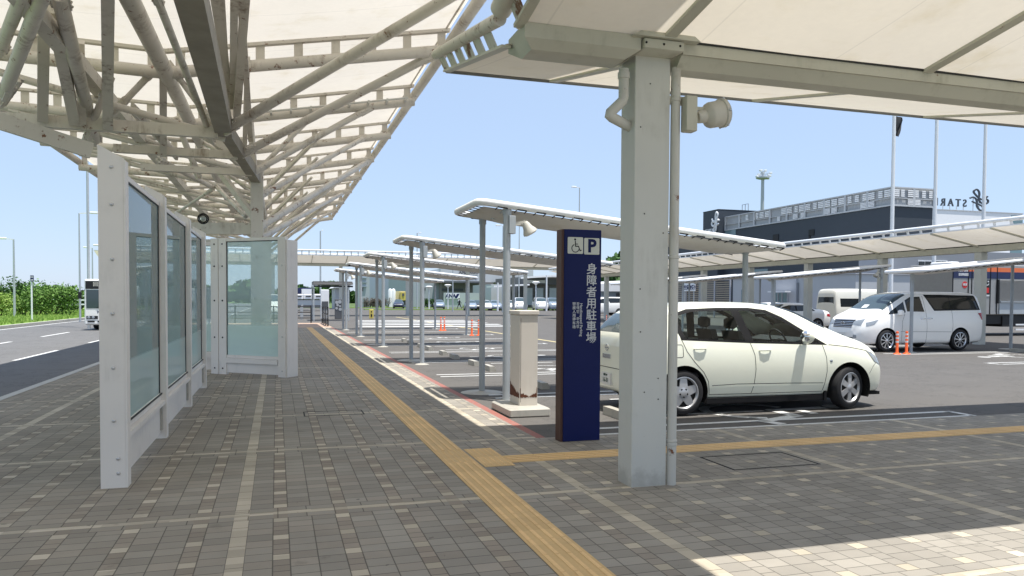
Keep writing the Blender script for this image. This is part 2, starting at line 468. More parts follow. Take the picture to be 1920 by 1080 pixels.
rn = a.white(a.vec((x/.2).floor(), (y/.1).floor(), 2.0)); a.color(a.scale((.42, .30, .22), rn*.3 + .85)); M['pink_pavers'] = a.m

def sheet(name, pts, z, mat):
    mb = MB(); mb.face([(x, y, z) for x, y in pts]); o = mb.build(name, mat); return struct(o)
rect = lambda a, b, c, d: [(a, c), (b, c), (b, d), (a, d)]
sheet('ground', rect(-2500, 2500, -600, 4000), -.16, 'field')
sheet('road', rect(-13.7, -4.09, -30, 260), -.12, 'road_asphalt')
sheet('car_park_ground', rect(-4.09, 190, -30, 134), -.012, 'asphalt')
sheet('pavement', [(-3.94, -14), (44, -14), (44, 8.04), (2.78, 8.04), (2.78, 42.3), (-3.94, 42.3)], 0, 'pavers')
sheet('paved_plaza', rect(-3.94, 2.9, 42.3, 50.5), 0, 'pink_pavers')
mb = MB(); mb.box(-4.09, -3.942, -30, 134, -.16, .006)
k = mb.build('roadside_kerb', 'concrete'); struct(k)
sheet('verge_grass', rect(-60, -13.95, -30, 300), .02, 'grass')
mb = MB(); mb.box(-13.95, -13.7, -30, 260, -.16, .04); struct(mb.build('verge_kerb', 'concrete'))
# painted markings of the road
def lines(name, rects, z, mat):
    mb = MB()
    for q in rects: mb.face([(x, y, z) for x, y in q])
    return struct(mb.build(name, mat))
LN = lambda x0, y0, x1, y1, w_: (lambda d: [(x0-d[1], y0+d[0]), (x0+d[1], y0-d[0]), (x1+d[1], y1-d[0]), (x1-d[1], y1+d[0])])((((x1-x0)/math.hypot(x1-x0, y1-y0))*w_/2, ((y1-y0)/math.hypot(x1-x0, y1-y0))*w_/2))
dash = []
for k in range(-2, 16):
    y = 22.9 + 8.35*k; dash.append(rect(-6.65, -6.5, y, y+4.2)); dash.append(rect(-9.55, -9.4, y-3.1+9.5*0, y+1.4))
lines('lane_markings', dash + [rect(-13.45, -13.3, -30, 200)], -.116, 'white_mark')
# tactile strip (base slab with raised bars), branch and warning tiles
mb = MB(); mb.box(1.512, 1.818, -14, 42.2, -.01, .004)
rnd = random.Random(3)
for i in range(int((42.2+14)/.3)):
    y0 = -14 + i*.3
    if 6.88 < y0+.15 < 7.72:
        for a_ in range(5):
            for b_ in range(5):
                if y0 > 2: mb.lathe([(.014, 0), (.009, .005)], (1.545+a_*.06, y0+.03+b_*.06, .004), n=8)
        continue
    for k in range(4):
        xx = 1.55 + k*.0767
        mb.box(xx-.0135, xx+.0135, y0+.004, y0+.296, .003, .0082)
o = mb.build('tactile_paving', 'tactile'); struct(o)
mb = MB(); mb.box(1.84, 2.13, 6.76, 7.62, -.01, .0045); mb.box(2.131, 40, 6.88, 7.2, -.01, .004)
for a_ in range(5):
    for b_ in range(14): mb.lathe([(.014, 0), (.009, .005)], (1.87+a_*.058, 6.79+b_*.061, .0045), n=8)
for i in range(126):
    x0 = 2.14 + i*.3
    for k in range(4):
        yy = 6.925+k*.0767; mb.box(x0+.004, x0+.296, yy-.0135, yy+.0135, .003, .0088)
struct(mb.build('tactile_branch', 'tactile'))
# red kerb paint and car park markings
lines('red_edge_line', [[(2.785, 8.05), (2.90, 8.05), (2.90, 42.0), (2.785, 42.0)]], -.006, 'red_mark')
W = []; wl_ = .1
for k in range(5):
    y = 8.09 + 6.95*k
    for yy in (y, y+.40, y+3.45, y+3.85):
        if yy > 41: continue
        W.append(LN(3.15 if k else 3.3, yy, 9.15, yy, wl_))
    W.append(LN(9.15, y-.05, 9.15, y+.45, wl_)); W.append(LN(9.15, y+3.4, 9.15, y+3.9, wl_))
    # inner bay guide lines
    for yy in (y+1.05, y+2.75, y+4.9): W.append(LN(5.0, yy+.1, 6.6, yy+.1, .09))
lines('bay_lines', W, -.0065, 'white_mark')
W = []
for k in range(-1, 6):
    y = 7.7 + 6.95*k
    for yy in (y, y+.4, y+3.45, y+3.85): W.append(LN(17.4, yy, 23.6, yy, .1))
    W.append(LN(17.4, y-.05, 17.4, y+.45, .1))
for k in range(5): W.append(LN(4.4+.3*k, 43.2+3.1*k, 13.5, 43.2+3.1*k, 1.1))
W += [LN(-3.5, 69.5, 70, 69.5, .3), LN(12, 62, 30, 62, .15)]
W += [LN(6.5+q_, 52+q_*.5, 9+q_, 52+q_*.5, .2) for q_ in (0, 3, 6)]
lines('car_park_lines', W, -.007, 'white_mark')
lines('lane_edge_line', [LN(9.9, 22, 9.9, 66, .18), LN(9.9, 66, 60, 66, .18)], -.0075, 'yellow_mark')
# wheelchair symbols painted on the tarmac
def iso_mb(s=1.0):
    """International access symbol in the XZ plane, centred, 1 unit high, as stroke outlines"""
    mb = MB(); w_ = .07
    def stroke(pts, w_):
        for (a, b), (c, d) in zip(pts, pts[1:]):
            L = math.hypot(c-a, d-b); nx, nz = -(d-b)/L*w_/2, (c-a)/L*w_/2; ex, ez = (c-a)/L*w_*.35, (d-b)/L*w_*.35
            mb.face([((a-ex+nx)*s, 0, (b-ez+nz)*s), ((a-ex-nx)*s, 0, (b-ez-nz)*s), ((c+ex-nx)*s, 0, (d+ez-nz)*s), ((c+ex+nx)*s, 0, (d+ez+nz)*s)])
    stroke([(.02, .30), (.04, -.06), (.26, -.06), (.38, -.36), (.47, -.33)], w_)
    stroke([(.03, .10), (.20, .10)], w_*.8)
    arc = [(.03+.27*math.cos(R(t_)), -.20+.27*math.sin(R(t_))) for t_ in range(112, 345, 12)]
    stroke(arc, w_*.85)
    n = 12; mb.face([((.0+.075*math.cos(2*math.pi*i/n))*s, 0, (.42+.075*math.sin(2*math.pi*i/n))*s) for i in range(n)])
    return mb
ws = MB()
for cx, cy_, sc, rz in ((6.9, 9.35, 2.4, -90), (6.4, 13.4, 1.7, -90), (6.4, 16.6, 1.7, -90), (6.4, 20.2, 1.7, -90), (6.4, 23.6, 1.7, -90), (6.4, 27.3, 1.7, -90), (6.4, 30.6, 1.7, -90), (20.2, 16.7, 2.3, 90), (20.4, 30, 1.8, 90)):
    q = iso_mb(sc); q.xf(Matrix.Translation((cx, cy_, -.0055)) @ Matrix.Rotation(R(rz), 4, 'Z') @ Matrix.Rotation(R(-90), 4, 'X'))
    ws.add(q.v, q.f)
struct(ws.build('access_symbols', 'white_mark', recalc=False))
# inspection covers in the paving: slim recessed frames
def cover(x0, x1, y0, y1, label):
    mb = MB(); w_ = .018
    for a_, b_, c_, d_ in ((x0, x1, y0, y0+w_), (x0, x1, y1-w_, y1), (x0, x0+w_, y0+w_, y1-w_), (x1-w_, x1, y0+w_, y1-w_)): mb.box(a_, b_, c_, d_, -.02, .003)
    o = mb.build('inspection_cover_frame', 'dark_plastic', loc=((x0+x1)/2, (y0+y1)/2, 0)); tag(o, label, 'manhole cover')
p = G(570, 781); q = G(672, 770)
cover(p.x, q.x+.05, p.y, p.y+.42, 'thin rectangular cover frame set in the pavers left of the tactile strip')
cover(4.0, 4.95, 6.02, 6.62, 'square cover frame set in the pavers right of the thick white pillar')
cover(-.4, 1.1, 19.5, 20.1, 'distant rectangular cover frame in the pavers beyond the angled glass screen')

# wheel stops
def stop(x, y, label, rz=0):
    mb = MB(); L = .6
    mb.prism([(-.075, -L/2, -.01), (.075, -L/2, -.01), (.075, -L/2, .05), (.03, -L/2, .11), (-.075, -L/2, .11)], (0, L, 0))
    o = mb.build('wheel_stop', 'concrete'); o.location = (x, y, -.01); o.rotation_euler = (0, 0, rz)
    tag(o, label, 'wheel stop', 'concrete wheel stops in the left bays'); return o
proto_stop = None
spots = [(4.35, 9.28, 'sunlit concrete wheel stop behind the cream hatchback rear wheel nearest the camera'), (4.35, 10.75, 'shaded concrete wheel stop under the far rear of the cream hatchback')]
words = ['first', 'second', 'third', 'fourth', 'fifth', 'sixth', 'seventh', 'eighth', 'ninth', 'tenth']
ys = [12.8, 14.2, 16.2, 17.6, 19.7, 21.1, 23.2, 24.6, 26.6, 28.0]
spots += [(4.5, y_, f'low concrete wheel stop, {words[i]} of the row counting away from the white cabinet') for i, y_ in enumerate(ys)]
for x_, y_, l_ in spots:
    if proto_stop is None: proto_stop = stop(x_, y_, l_)
    else: dup(proto_stop, (x_, y_, -.01), rz=random.uniform(-.04, .04), label=l_)
for i, (x_, y_) in enumerate(((22.3, 18.1), (22.6, 15.2))):
    o = dup(proto_stop, (x_, y_, -.01), rz=.02, label=['pale wheel stop under the rear of the white minivan', 'pale wheel stop on the tarmac at the right edge of the photo'][i])
# ============================================================= near canopy over the crossing (right)
NC = thing('membrane_canopy', 'cream membrane canopy with grey gutter beam on the thick white pillar at upper right', 'canopy', (2.96, 5.81, 0))
XA, XB = 1.77, 22.0
mb = MB()
ribx = [1.77, 3.0] + [3.0+2.65*k for k in range(1, 8)] 
def wing(y0, y1, z0, z1):
    rows = []
    xs = sorted(set([round(XA + (XB-XA)*i/96, 4) for i in range(97)]))
    for x_ in xs:
        # gentle sag between ribs
        d = min(abs(x_-r_) for r_ in ribx); s_ = min(1, d/1.3)
        row = []
        for j in range(13):
            t_ = j/12; row.append((x_, y0+(y1-y0)*t_, z0+(z1-z0)*t_ - .05*s_*math.sin(math.pi*t_)))
        rows.append(row)
    return rows
mb.grid(wing(5.90, 8.19, 3.60, 4.04)); mb.grid(wing(5.66, 3.32, 3.635, 4.08))
mb.build('membrane', 'pvc_near', NC, recalc=False)
# gutter: chamfered trough with an upper lip, shaped end cap
def gut(mb, xa, xb, capa=True):
    prof = [(5.56, 3.64), (5.56, 3.55), (5.585, 3.55), (5.67, 3.46), (5.85, 3.46), (5.94, 3.55), (5.97, 3.55), (5.97, 3.64)]
    mb.prism([(xa, y_, z_) for y_, z_ in prof], (xb-xa, 0, 0))
mb = MB(); gut(mb, 3.16, XB); mb.build('gutter', 'gutter_paint', NC)
mb = MB()
prof = [(5.53, 3.65), (5.535, 3.54), (5.61, 3.475), (5.86, 3.475), (5.96, 3.54), (5.96, 3.65)]
b_ = len(mb.v)
mb.prism([(1.80, y_, z_) for y_, z_ in prof], (.97, 0, 0))
# slanted end caps
for i, v in enumerate(mb.v):
    if v.z < 3.5: v.x += .08 if v.x < 2 else -.1
mb.build('gutter', 'gutter_paint', NC, label='short stained gutter end with slanted ends left of the pillar')
mb = MB(); mb.cbox(2.785, 3.135, 5.50, 6.0, 3.545, 3.63, .008); mb.prism([(2.68, 5.47, 3.632), (3.27, 5.47, 3.632), (3.17, 5.47, 3.70), (2.80, 5.47, 3.70)], (0, .10, 0))
mb.build('cap_plate', 'gutter_paint', NC)
for k_, (xx) in enumerate((2.80, 2.93, 2.99, 3.12)):
    pass
mb = MB()
for xx in (2.80, 2.955, 3.10): mb.sphere((xx, 5.499, 3.59), .010, 8)
mb.build('bolt_heads', 'dark_plastic', NC)
for r_ in ribx:
    wd = .10 if r_ != 1.77 else .08
    mb = MB()
    mb.bar((r_, 5.60, 3.635), (r_, 3.34, 4.06), wd, .03); mb.bar((r_, 5.92, 3.585), (r_, 8.17, 4.02), wd, .022)
    mb.build('rib', 'gutter_paint', NC)
mb = MB()
mb.tube((XA, 8.2, 4.03), (XB, 8.2, 4.03), .022); mb.tube((XA, 3.31, 4.07), (XB, 3.31, 4.07), .03)
mb.bar((XA, 8.235, 4.055), (XB, 8.235, 4.055), .03, .05)
mb.build('edge_rail', 'edge_grey', NC)
mb = MB(); mb.bar((XA, 5.555, 3.65), (XB, 5.555, 3.65), .02, .018); mb.build('gasket', 'black', NC)
# tubular end rib with rusty stand-off plates along the left edge
ez = lambda y_: 3.60+.44*(y_-5.9)/2.29 if y_ > 5.78 else 3.635+.445*(5.66-y_)/2.34
mb = MB(); mb.path([(1.68, y_, ez(y_)+.17) for y_ in (8.3, 7.5, 6.7, 5.80)], .055, 14); mb.build('end_tube', 'truss_paint', NC)
mb = MB(); mb.path([(1.68, y_, ez(y_)+.20) for y_ in (5.77, 5.0, 4.2, 3.2)], .085, 16); mb.build('end_tube', 'truss_paint', NC)
for i in range(6):
    y_ = 8.10 - i*.37; MB().bar((1.685, y_, ez(y_)+.15), (1.765, y_+.01, ez(y_)-.01), .20, .009, up=(1, 0, 0)).build('standoff_plate', 'rusty_plate', NC)
for i in range(6):
    y_ = 5.50-i*.38; MB().bar((1.685, y_, ez(y_)+.16), (1.765, y_, ez(y_)-.01), .20, .011, up=(1, 0, 0)).build('standoff_plate', 'rusty_plate', NC)
# pillar
mb = MB(); mb.cbox(2.80, 3.12, 5.69, 5.95, -.02, 3.56, .008); mb.build('pillar', 'pillar_stained', NC)
mb = MB()
for i in range(9):
    mb.lathe([(.006, 0), (.004, .003)], (random.uniform(2.84, 3.08), 5.687, random.uniform(.35, 3.4)), (0, -1, 0), 8)
mb.build('screw_holes', 'dark_plastic', NC)
mb = MB(); mb.path([(3.175, 5.70, -.01), (3.175, 5.70, 3.48)], .04, 16)
for z_ in (.33, .36, 1.9, 3.2): mb.lathe([(.040, 0), (.046, .004), (.046, .02), (.04, .024)], (3.175, 5.70, z_), n=16)
mb.build('downpipe', 'pipe_paint', NC)
mb = MB(); mb.path([(2.72, 5.74, 3.44), (2.72, 5.74, 3.21), (2.71, 5.74, 3.18), (2.60, 5.74, 3.075), (2.595, 5.74, 3.055), (2.615, 5.745, 3.045), (2.81, 5.80, 2.99)], .042, 14)
mb.lathe([(.042, 0), (.05, .004), (.05, .05), (.042, .054)], (2.72, 5.74, 3.36), n=14)
mb.build('elbow_pipe', 'pipe_paint', NC)
# further pillars of the same canopy (outside the picture to the right)
for xx in (8.30, 13.6, 18.9):
    mb = MB(); mb.cbox(xx, xx+.32, 5.69, 5.95, -.02, 3.44, .008); mb.build('pillar', 'pillar_paint', NC)
# floodlight on the pillar
FL = thing('floodlight', 'round cream floodlight on a bracket box at the right side of the thick white pillar', 'floodlight', (3.3, 5.72, 3.1))
mb = MB(); mb.box(3.13, 3.40, 5.70, 5.76, 3.19, 3.25); mb.build('bracket', 'gutter_paint', FL)
mb = MB(); mb.cbox(3.30, 3.40, 5.60, 5.70, 2.95, 3.24, .006); mb.build('ballast_box', 'gutter_paint', FL)
mb = MB(); mb.bar((3.40, 5.66, 3.15), (3.50, 5.66, 3.15), .02, .03); mb.bar((3.40, 5.66, 3.06), (3.46, 5.66, 3.06), .03, .05); mb.build('swivel', 'gutter_paint', FL)
mb = MB(); mb.lathe([(.045, -.10), (.05, -.09), (.055, -.03), (.10, -.0), (.108, .02), (.110, .12), (.122, .125), (.122, .155), (.10, .165)], (3.53, 5.66, 3.10), (.95, .0, .22), 24); mb.build('housing', 'lamp_cream', FL)
mb = MB(); mb.lathe([(.11, .166), (.06, .176)], (3.53, 5.66, 3.10), (.95, .0, .22), 24); mb.build('lens', 'lens_glass', FL)
mb = MB()
for k in range(6):
    t_ = k*math.pi/3; ax = Vector((.95, 0, .22)).normalized(); xx = ax.cross(Vector((0, 0, 1))).normalized(); yy = ax.cross(xx)
    mb.sphere(Vector((3.53, 5.66, 3.10))+ax*.14+(xx*math.cos(t_)+yy*math.sin(t_))*.125, .012, 6)
mb.build('clips', 'bolt', FL)

for o in FL.children:
    for v in o.data.vertices: v.co.x -= .075
# ============================================================= big truss canopy over the walkway
BC = thing('truss_canopy', 'large white membrane canopy on rusty tubular steel trusses over the walkway at left', 'canopy', (-.42, 18.5, 0))
XV, ZV, XR, ZR, XL_, ZL = -1.75, 5.30, 3.085, 6.17, -5.6, 5.42
TOP = .36
Y0c, Y1c = -8.0, 47.0
ribY = [10.1 + 3.87*k for k in range(-4, 10)]
def roofz(x_):
    return ZV + (ZR-ZV)*(x_-XV)/(XR-XV) if x_ > XV else ZV + (ZL-ZV)*(XV-x_)/(XV-XL_)
mb = MB()
for xs in ([XV + (XR-XV)*i/16 for i in range(17)], [XV + (XL_-XV)*i/12 for i in range(13)]):
    rows = []
    for k in range(111):
        y_ = Y0c + (Y1c-Y0c)*k/110; d = min(abs(y_-r_) for r_ in ribY)/1.93
        rows.append([(x_, y_, roofz(x_)+TOP+.03 - .10*min(1, d)**1.5*math.sin(math.pi*i/(len(xs)-1))) for i, x_ in enumerate(xs)])
    mb.grid(rows)
mb.build('membrane', 'pvc_big', BC, recalc=False)
rng = random.Random(5)
for y_ in ribY:
    mb = MB()
    r_ = .10
    for a_, za, b2, zb in ((XV, ZV, XR, ZR), (XV, ZV, XL_, ZL)):
        mb.tube((a_, y_, za), (b2, y_, zb), r_, n=14)
        p0 = Vector((a_, y_, za+TOP)); p1 = Vector((b2, y_, zb+TOP))
        for dy in (-.04, .04): mb.bar(p0+Vector((0, dy, 0)), p1+Vector((0, dy, 0)), .04, .055)
        L = abs(b2-a_); n_ = int(L/.62)
        for k in range(n_+1):
            t_ = (k+.35)/(n_+.6); x_ = a_+(b2-a_)*t_; z_ = za+(zb-za)*t_
            mb.bar((x_, y_, z_+.05), (x_, y_, z_+TOP-.01), .15, .016, up=(0, 1, 0))
    mb.build('rib', 'truss_paint', BC)
# edge tubes
mb = MB()
mb.tube((XR+.06, Y0c, ZR+.22), (XR+.06, Y1c, ZR+.22), .10, n=16); mb.bar((XR-.08, Y0c, ZR+TOP+.02), (XR-.08, Y1c, ZR+TOP+.02), .03, .04)
mb.build('edge_tube', 'truss_paint', BC)
mb = MB(); mb.tube((XL_-.06, Y0c, ZL+.2), (XL_-.06, Y1c, ZL+.2), .10, n=16); mb.build('edge_tube', 'truss_paint', BC)
mb = MB(); mb.tube((XR, Y1c, ZR+.2), (XV, Y1c, ZV+.2), .09); mb.tube((XV, Y1c, ZV+.2), (XL_, Y1c, ZL+.2), .09); mb.build('end_tube', 'truss_paint', BC)
mb = MB(); mb.tube((XV, Y0c, ZV), (XV, Y1c, ZV), .125, n=18); mb.build('valley_tube', 'truss_paint', BC)
mb = MB(); mb.bar((-2.75, Y0c, 4.95), (-2.75, Y1c, 4.95), .2, .2); mb.build('side_chord', 'truss_paint', BC)
def member(a_, b2, w_, h=None, round_=True, name='strut', gusset=True, mat='truss_paint'):
    mb = MB(); a_ = Vector(a_); b2 = Vector(b2)
    if round_: mb.tube(a_, b2, w_/2, n=14)
    else: mb.bar(a_, b2, w_, h or w_)
    if gusset and round_:
        d = (b2-a_).normalized()
        for p_, s_ in ((a_, 1), (b2, -1)):
            mb.bar(p_-d*s_*.06, p_+d*s_*.32, w_*1.18, .05); mb.bar(p_-d*s_*.06, p_+d*s_*.28, .05, w_*1.18)
            c_ = p_+d*s_*.2; side = d.cross(Vector((0, 0, 1))).normalized()*w_*.6
            for q_ in (-.06, .06):
                mb.sphere(c_+d*q_+side, .02, 6); mb.sphere(c_+d*q_-side, .02, 6)
    mb.build(name, mat, BC)
# bottom chord towards the camera, ending at the first node
member((-.70, 2.0, 4.47), (-.86, 14.2, 4.50), .27, .30, False, 'bottom_chord', mat='chord_shade_rust')
member((-.86, 14.2, 4.50), (-.44, 18.4, 4.30), .20, .24, False, 'bottom_chord', mat='chord_shade_rust')
mb = MB(); mb.cbox(-.56, -.28, 18.36, 18.64, -.02, 4.7, .01); mb.build('column', 'truss_paint', BC)
mb = MB(); mb.bar((-.42, 18.5, 4.6), (-1.75, 18.5, 5.3), .16, .16); mb.bar((-.42, 18.5, 3.3), (-1.75, 20.0, 5.25), .12, .12); mb.build('column_head', 'truss_paint', BC)
# continuing chord and columns further along
member((-.42, 18.6, 4.35), (-.42, 46.5, 4.35), .18, .2, False, 'bottom_chord')
for yy in (27.6, 36.8, 46.0):
    mb = MB(); mb.cbox(-.55, -.29, yy-.13, yy+.13, -.02, 4.6, .01); mb.build('column', 'truss_paint', BC)
# cross ties
for (yy, z_, xl, xr, h) in ((14.0, 4.37, -5.4, -.95, .19), (15.9, 4.34, -2.9, -.72, .15), (17.6, 4.28, -2.7, -.5, .13)):
    member((xl, yy, z_), (xr, yy, z_), .14, h, False, 'cross_tie')
# struts from the chord nodes out to the rib ends, right side then left side
nodes = [(-.80, 13.9, 4.42), (-.60, 15.9, 4.40), (-.45, 17.7, 4.33)]
member(nodes[0], (XR-.1, 10.1, ZR-.05), .17); member(nodes[1], (XR-.25, 13.97, ZR-.08), .16); member(nodes[2], (XR-1.0, 17.84, ZR-.22), .14)
for k, yr in enumerate(ribY):
    if yr < 5: continue
    if yr > 18.5 :
        yn = min(yr+.4, 46); col = min((18.5, 27.6, 36.8, 46.0), key=lambda c_: abs(c_-yr))
        member((-.36, col, 3.6 if abs(col-yr) < 3 else 3.9), (XR-.4-.3*(k % 2), yr, ZR-.1), .13)
        member((-.36, yn, 4.4), (XR-1.9, yr-1.9, ZR-.4), .09, gusset=False)
    # left wing struts
    if yr < 12: continue
    yn = yr+.3; member((-.9 if yr < 16 else -.45, yn, 4.36), (XL_+.5, yr, ZL-.1), .12, gusset=yr < 26)
member((-.36, 18.6, 3.2), (XR-.2, 25.5, ZR-.1), .17); member((-.36, 18.7, 2.95), (XR-.4, 33.2, ZR-.15), .15)
# hangers and diagonals of the near bays
H = lambda x0, y0, Y0, x1, y1, Y1, w_, h=None, r_=False, n='hanger': member(AY(x0, y0, Y0), AY(x1, y1, Y1), w_, h or w_, r_, n, gusset=r_)
H(202, 236, 13.9, 202, -60, 9.8, .15); H(80, 222, 13.9, 82, 60, 12.2, .15); H(154, 232, 13.9, 150, 78, 12.9, .12); H(306, 290, 15.9, 306, 112, 14.0, .12)
H(140, 228, 13.9, 98, 15, 11.0, .15); H(8, 175, 12.6, 92, -40, 9.4, .17, None, True, 'brace'); H(2, 190, 13.2, 30, 150, 12.9, .15, None, True, 'brace')
H(216, 208, 14.4, 296, 124, 14.0, .11, None, True, 'brace'); H(396, 228, 14.2, 318, 122, 14.0, .10, None, True, 'brace'); H(398, 262, 14.6, 288, -20, 9.9, .10, None, True, 'brace')
H(160, 268, 14.2, 205, 150, 13.6, .11, None, True, 'brace'); H(178, 262, 15.5, 110, -10, 10.2, .19, None, True, 'brace'); H(0, 95, 12.0, 62, -60, 9.0, .15, None, True, 'brace')
H(432, 180, 13.9, 398, -40, 10.0, .11); H(436, 200, 14.0, 440, -40, 10.0, .10); H(444, 215, 14.0, 462, -40, 10.2, .12); H(470, 262, 15.9, 449, -40, 10.1, .09); H(428, 190, 14.0, 413, -40, 10.0, .08)
H(478, 330, 18.4, 468, 210, 17.8, .12); H(458, 300, 17.6, 464, 110, 13.9, .09)
H(330, 290, 16.5, 250, 205, 14.6, .16, None, True, 'brace'); H(372, 330, 18.2, 330, 225, 17.6, .13, None, True, 'brace')
H(-20, 221, 13.2, 172, 283, 13.6, .10, .24, False, 'brace'); H(400, 352, 21.7, 300, 300, 17.8, .12, None, True, 'brace'); H(398, 355, 21.5, 330, 400, 24.0, .08, None, True, 'brace'); H(408, 352, 21.5, 460, 405, 19.0, .10, None, True, 'brace')
# secondary lattice on the left wing further back
for yy in ribY:
    if yy < 17: continue
    mb = MB(); mb.tube((XV-1, yy, 4.95), (XV-1, yy, roofz(XV-1)), .05, n=8); mb.tube((-2.75, yy, 4.95), (XL_+.4, yy, ZL), .05, n=8)
    mb.tube((-2.75, yy, 4.95), (-.42, yy+1.9, 4.35), .05, n=8); mb.tube((-2.75, yy, 4.95), (XV, yy+1.9, ZV), .05, n=8); mb.tube((-.42, yy, 4.4), (XV, yy+1.9, ZV), .055, n=8)
    mb.tube((-.42, yy+1.9, 4.4), (XV, yy, ZV), .05, n=8); mb.tube((-.42, yy, 4.35), (.9, yy, roofz(.9)), .05, n=8)
    mb.build('lattice', 'truss_paint', BC)
# ladder of electrical conduit under the fourth rib
mb = MB(); y_ = ribY[6]-.35
mb.tube((-.3, y_, roofz(-.3)+.02), (XR-.2, y_, roofz(XR-.2)+.02), .022, n=8)
for k in range(8):
    x_ = -.1+k*.42; mb.box(x_-.02, x_+.02, y_-.02, y_+.36, roofz(x_)-.02, roofz(x_)+.05)
mb.build('conduit', 'pipe_paint', BC)
# low beam with lamp behind the first screens
mb = MB(); mb.bar((-2.6, 19.2, 3.15), (-.45, 18.55, 3.15), .14, .26); mb.bar((-2.6, 19.2, 2.82), (-.45, 18.55, 2.82), .1, .16); mb.build('low_beam', 'truss_paint', BC)
LP = thing('globe_lamp', 'round bulkhead lamp hanging from the truss above the glass screens', 'lamp', tuple(AY(381, 410, 18.3)))
c_ = AY(381, 410, 18.3)
mb = MB(); mb.sphere(c_, .095, 16); mb.build('lamp_globe', 'lens_glass', LP)
mb = MB(); mb.path([c_+Vector((.11*math.cos(k*math.pi/10), 0, .11*math.sin(k*math.pi/10))) for k in range(20)], .014, 8, True); mb.build('lamp_ring', 'dark_plastic', LP)
mb = MB(); mb.sphere(c_, .05, 10); mb.build('bulb', 'lamp_cream', LP)
# ============================================================= glass screens
def post(mb, x0, x1, y0, y1, z0, z1, slant=.12):
    # channel post with a slanted top
    mb.prism([(x0, y0, z0), (x1, y0, z0), (x1, y0, z1-slant), (x0, y0, z1)], (0, y1-y0, 0))
GS = thing('glass_windscreen', 'row of white framed glass panels with frosted lower film along the walkway left', 'glass screen', (-1.27, 6.8, 0))
py = [6.83, 9.13, 11.68, 14.05]
for i, y_ in enumerate(py):
    mb = MB(); post(mb, -1.365, -1.18, y_, y_+.06, 0, 2.775, .1)
    mb.prism([(-1.179, y_+.001, 0), (-1.165, y_+.001, 0), (-1.165, y_+.001, 2.66), (-1.179, y_+.001, 2.67)], (0, .14, 0))
    p_ = mb.build('post', 'screen_paint', GS)
    for z_ in (.24, .12, .55, .98, 1.42, 1.86, 2.3, 2.6):
        xx = -1.265 if z_ > .3 else -1.235
        MB().lathe([(.016, 0), (.014, .008), (.006, .012)], (xx, y_, z_), (0, -1, 0), 10).build('bolt', 'bolt', p_)
    if i:
        mb = MB(); mb.box(-1.30, -1.20, y_-.06, y_-.001, .10, .38); mb.build('shoe', 'concrete', p_)
for i in range(3):
    a_, b2 = py[i]+.14, py[i+1]-.002
    mb = MB(); mb.box(-1.245, -1.235, a_, b2, .50, 2.56); mb.build('glass_panel', 'screen_glass', GS)
    mb = MB(); mb.box(-1.26, -1.22, a_, b2, .43, .50); mb.box(-1.26, -1.22, a_, b2, 2.555, 2.60); mb.box(-1.268, -1.175, a_, b2, .385, .425); mb.box(-1.26, -1.22, a_-.03, a_, .43, 2.6)
    mb.build('rail', 'screen_paint', GS)
    mb = MB(); mb.box(-1.215, -1.205, a_, b2, .49, .505); mb.box(-1.25, -1.228, b2-.022, b2, .5, 2.56); mb.box(-1.25, -1.228, a_, b2, 2.545, 2.556); mb.build('gasket', 'black', GS)
    mb = MB(); mb.box(-1.25, -1.225, a_, b2, .06, .385); mb.build('kick_panel', 'screen_paint', GS)
# angled screen further along: runs diagonally across the walkway side
G2 = thing('glass_windscreen', 'white framed glass screen set at an angle across the walkway beyond the row of panels', 'glass screen', (-.5, 16.2, 0))
A_ = Vector((-1.27, 16.78, 0)); B_ = Vector((.08, 15.66, 0)); d_ = (B_-A_).normalized(); n_ = Vector((d_.y, -d_.x, 0))
def obar(mb, s0, s1, o0, o1, z0, z1, base=A_, d_=d_, n_=n_):
    vs = []
    for z_ in (z0, z1):
        for s_, o_ in ((s0, o0), (s1, o0), (s1, o1), (s0, o1)): vs.append(base+d_*s_+n_*o_+Vector((0, 0, z_)))
    mb.add(vs, [(0,3,2,1),(4,5,6,7),(0,1,5,4),(1,2,6,5),(2,3,7,6),(3,0,4,7)])
L = (B_-A_).length
for (s0, s1) in ((0.0, .19), (.21, .40)):
    mb = MB(); obar(mb, s0, s1, -.03, .03, 0, 2.77); p_ = mb.build('post', 'screen_paint', G2)
    for z_ in (.12, .75, 1.5, 2.2, 2.65): MB().lathe([(.018, 0), (.012, .012)], A_+d_*((s0+s1)/2)+n_*.03+Vector((0, 0, z_)), n_, 10).build('bolt', 'dark_plastic', p_)
mb = MB(); obar(mb, L-.04, L+.14, -.04, .04, 0, 2.76); obar(mb, L+.141, L+.17, -.30, .02, 0, 2.70)
for v in mb.v:
    pass
p_ = mb.build('post', 'screen_paint', G2)
for z_ in (.12, .8, 1.5, 2.2): MB().lathe([(.018, 0), (.012, .012)], A_+d_*(L+.06)+n_*.04+Vector((0, 0, z_)), n_, 10).build('bolt', 'bolt', p_)
mb = MB(); obar(mb, .40, L-.04, -.005, .005, .40, 2.70); mb.build('glass_panel', 'screen_glass', G2)
mb = MB(); obar(mb, .40, L-.04, -.02, .02, 2.70, 2.76); obar(mb, .40, L-.04, -.02, .02, .34, .40); obar(mb, .40, L-.05, -.02, .05, .24, .335); mb.build('rail', 'screen_paint', G2)
mb = MB(); obar(mb, .395, .41, -.012, .012, .40, 2.70); obar(mb, .41, L-.04, -.012, .012, 2.685, 2.699); mb.build('gasket', 'black', G2)
mb = MB(); obar(mb, .40, L-.04, -.01, .015, .04, .24); mb.build('kick_panel', 'screen_paint', G2)
G3 = thing('glass_windscreen', 'narrow glass screen glimpsed between the panel row and the angled screen', 'glass screen', (-1.9, 17.2, 0))
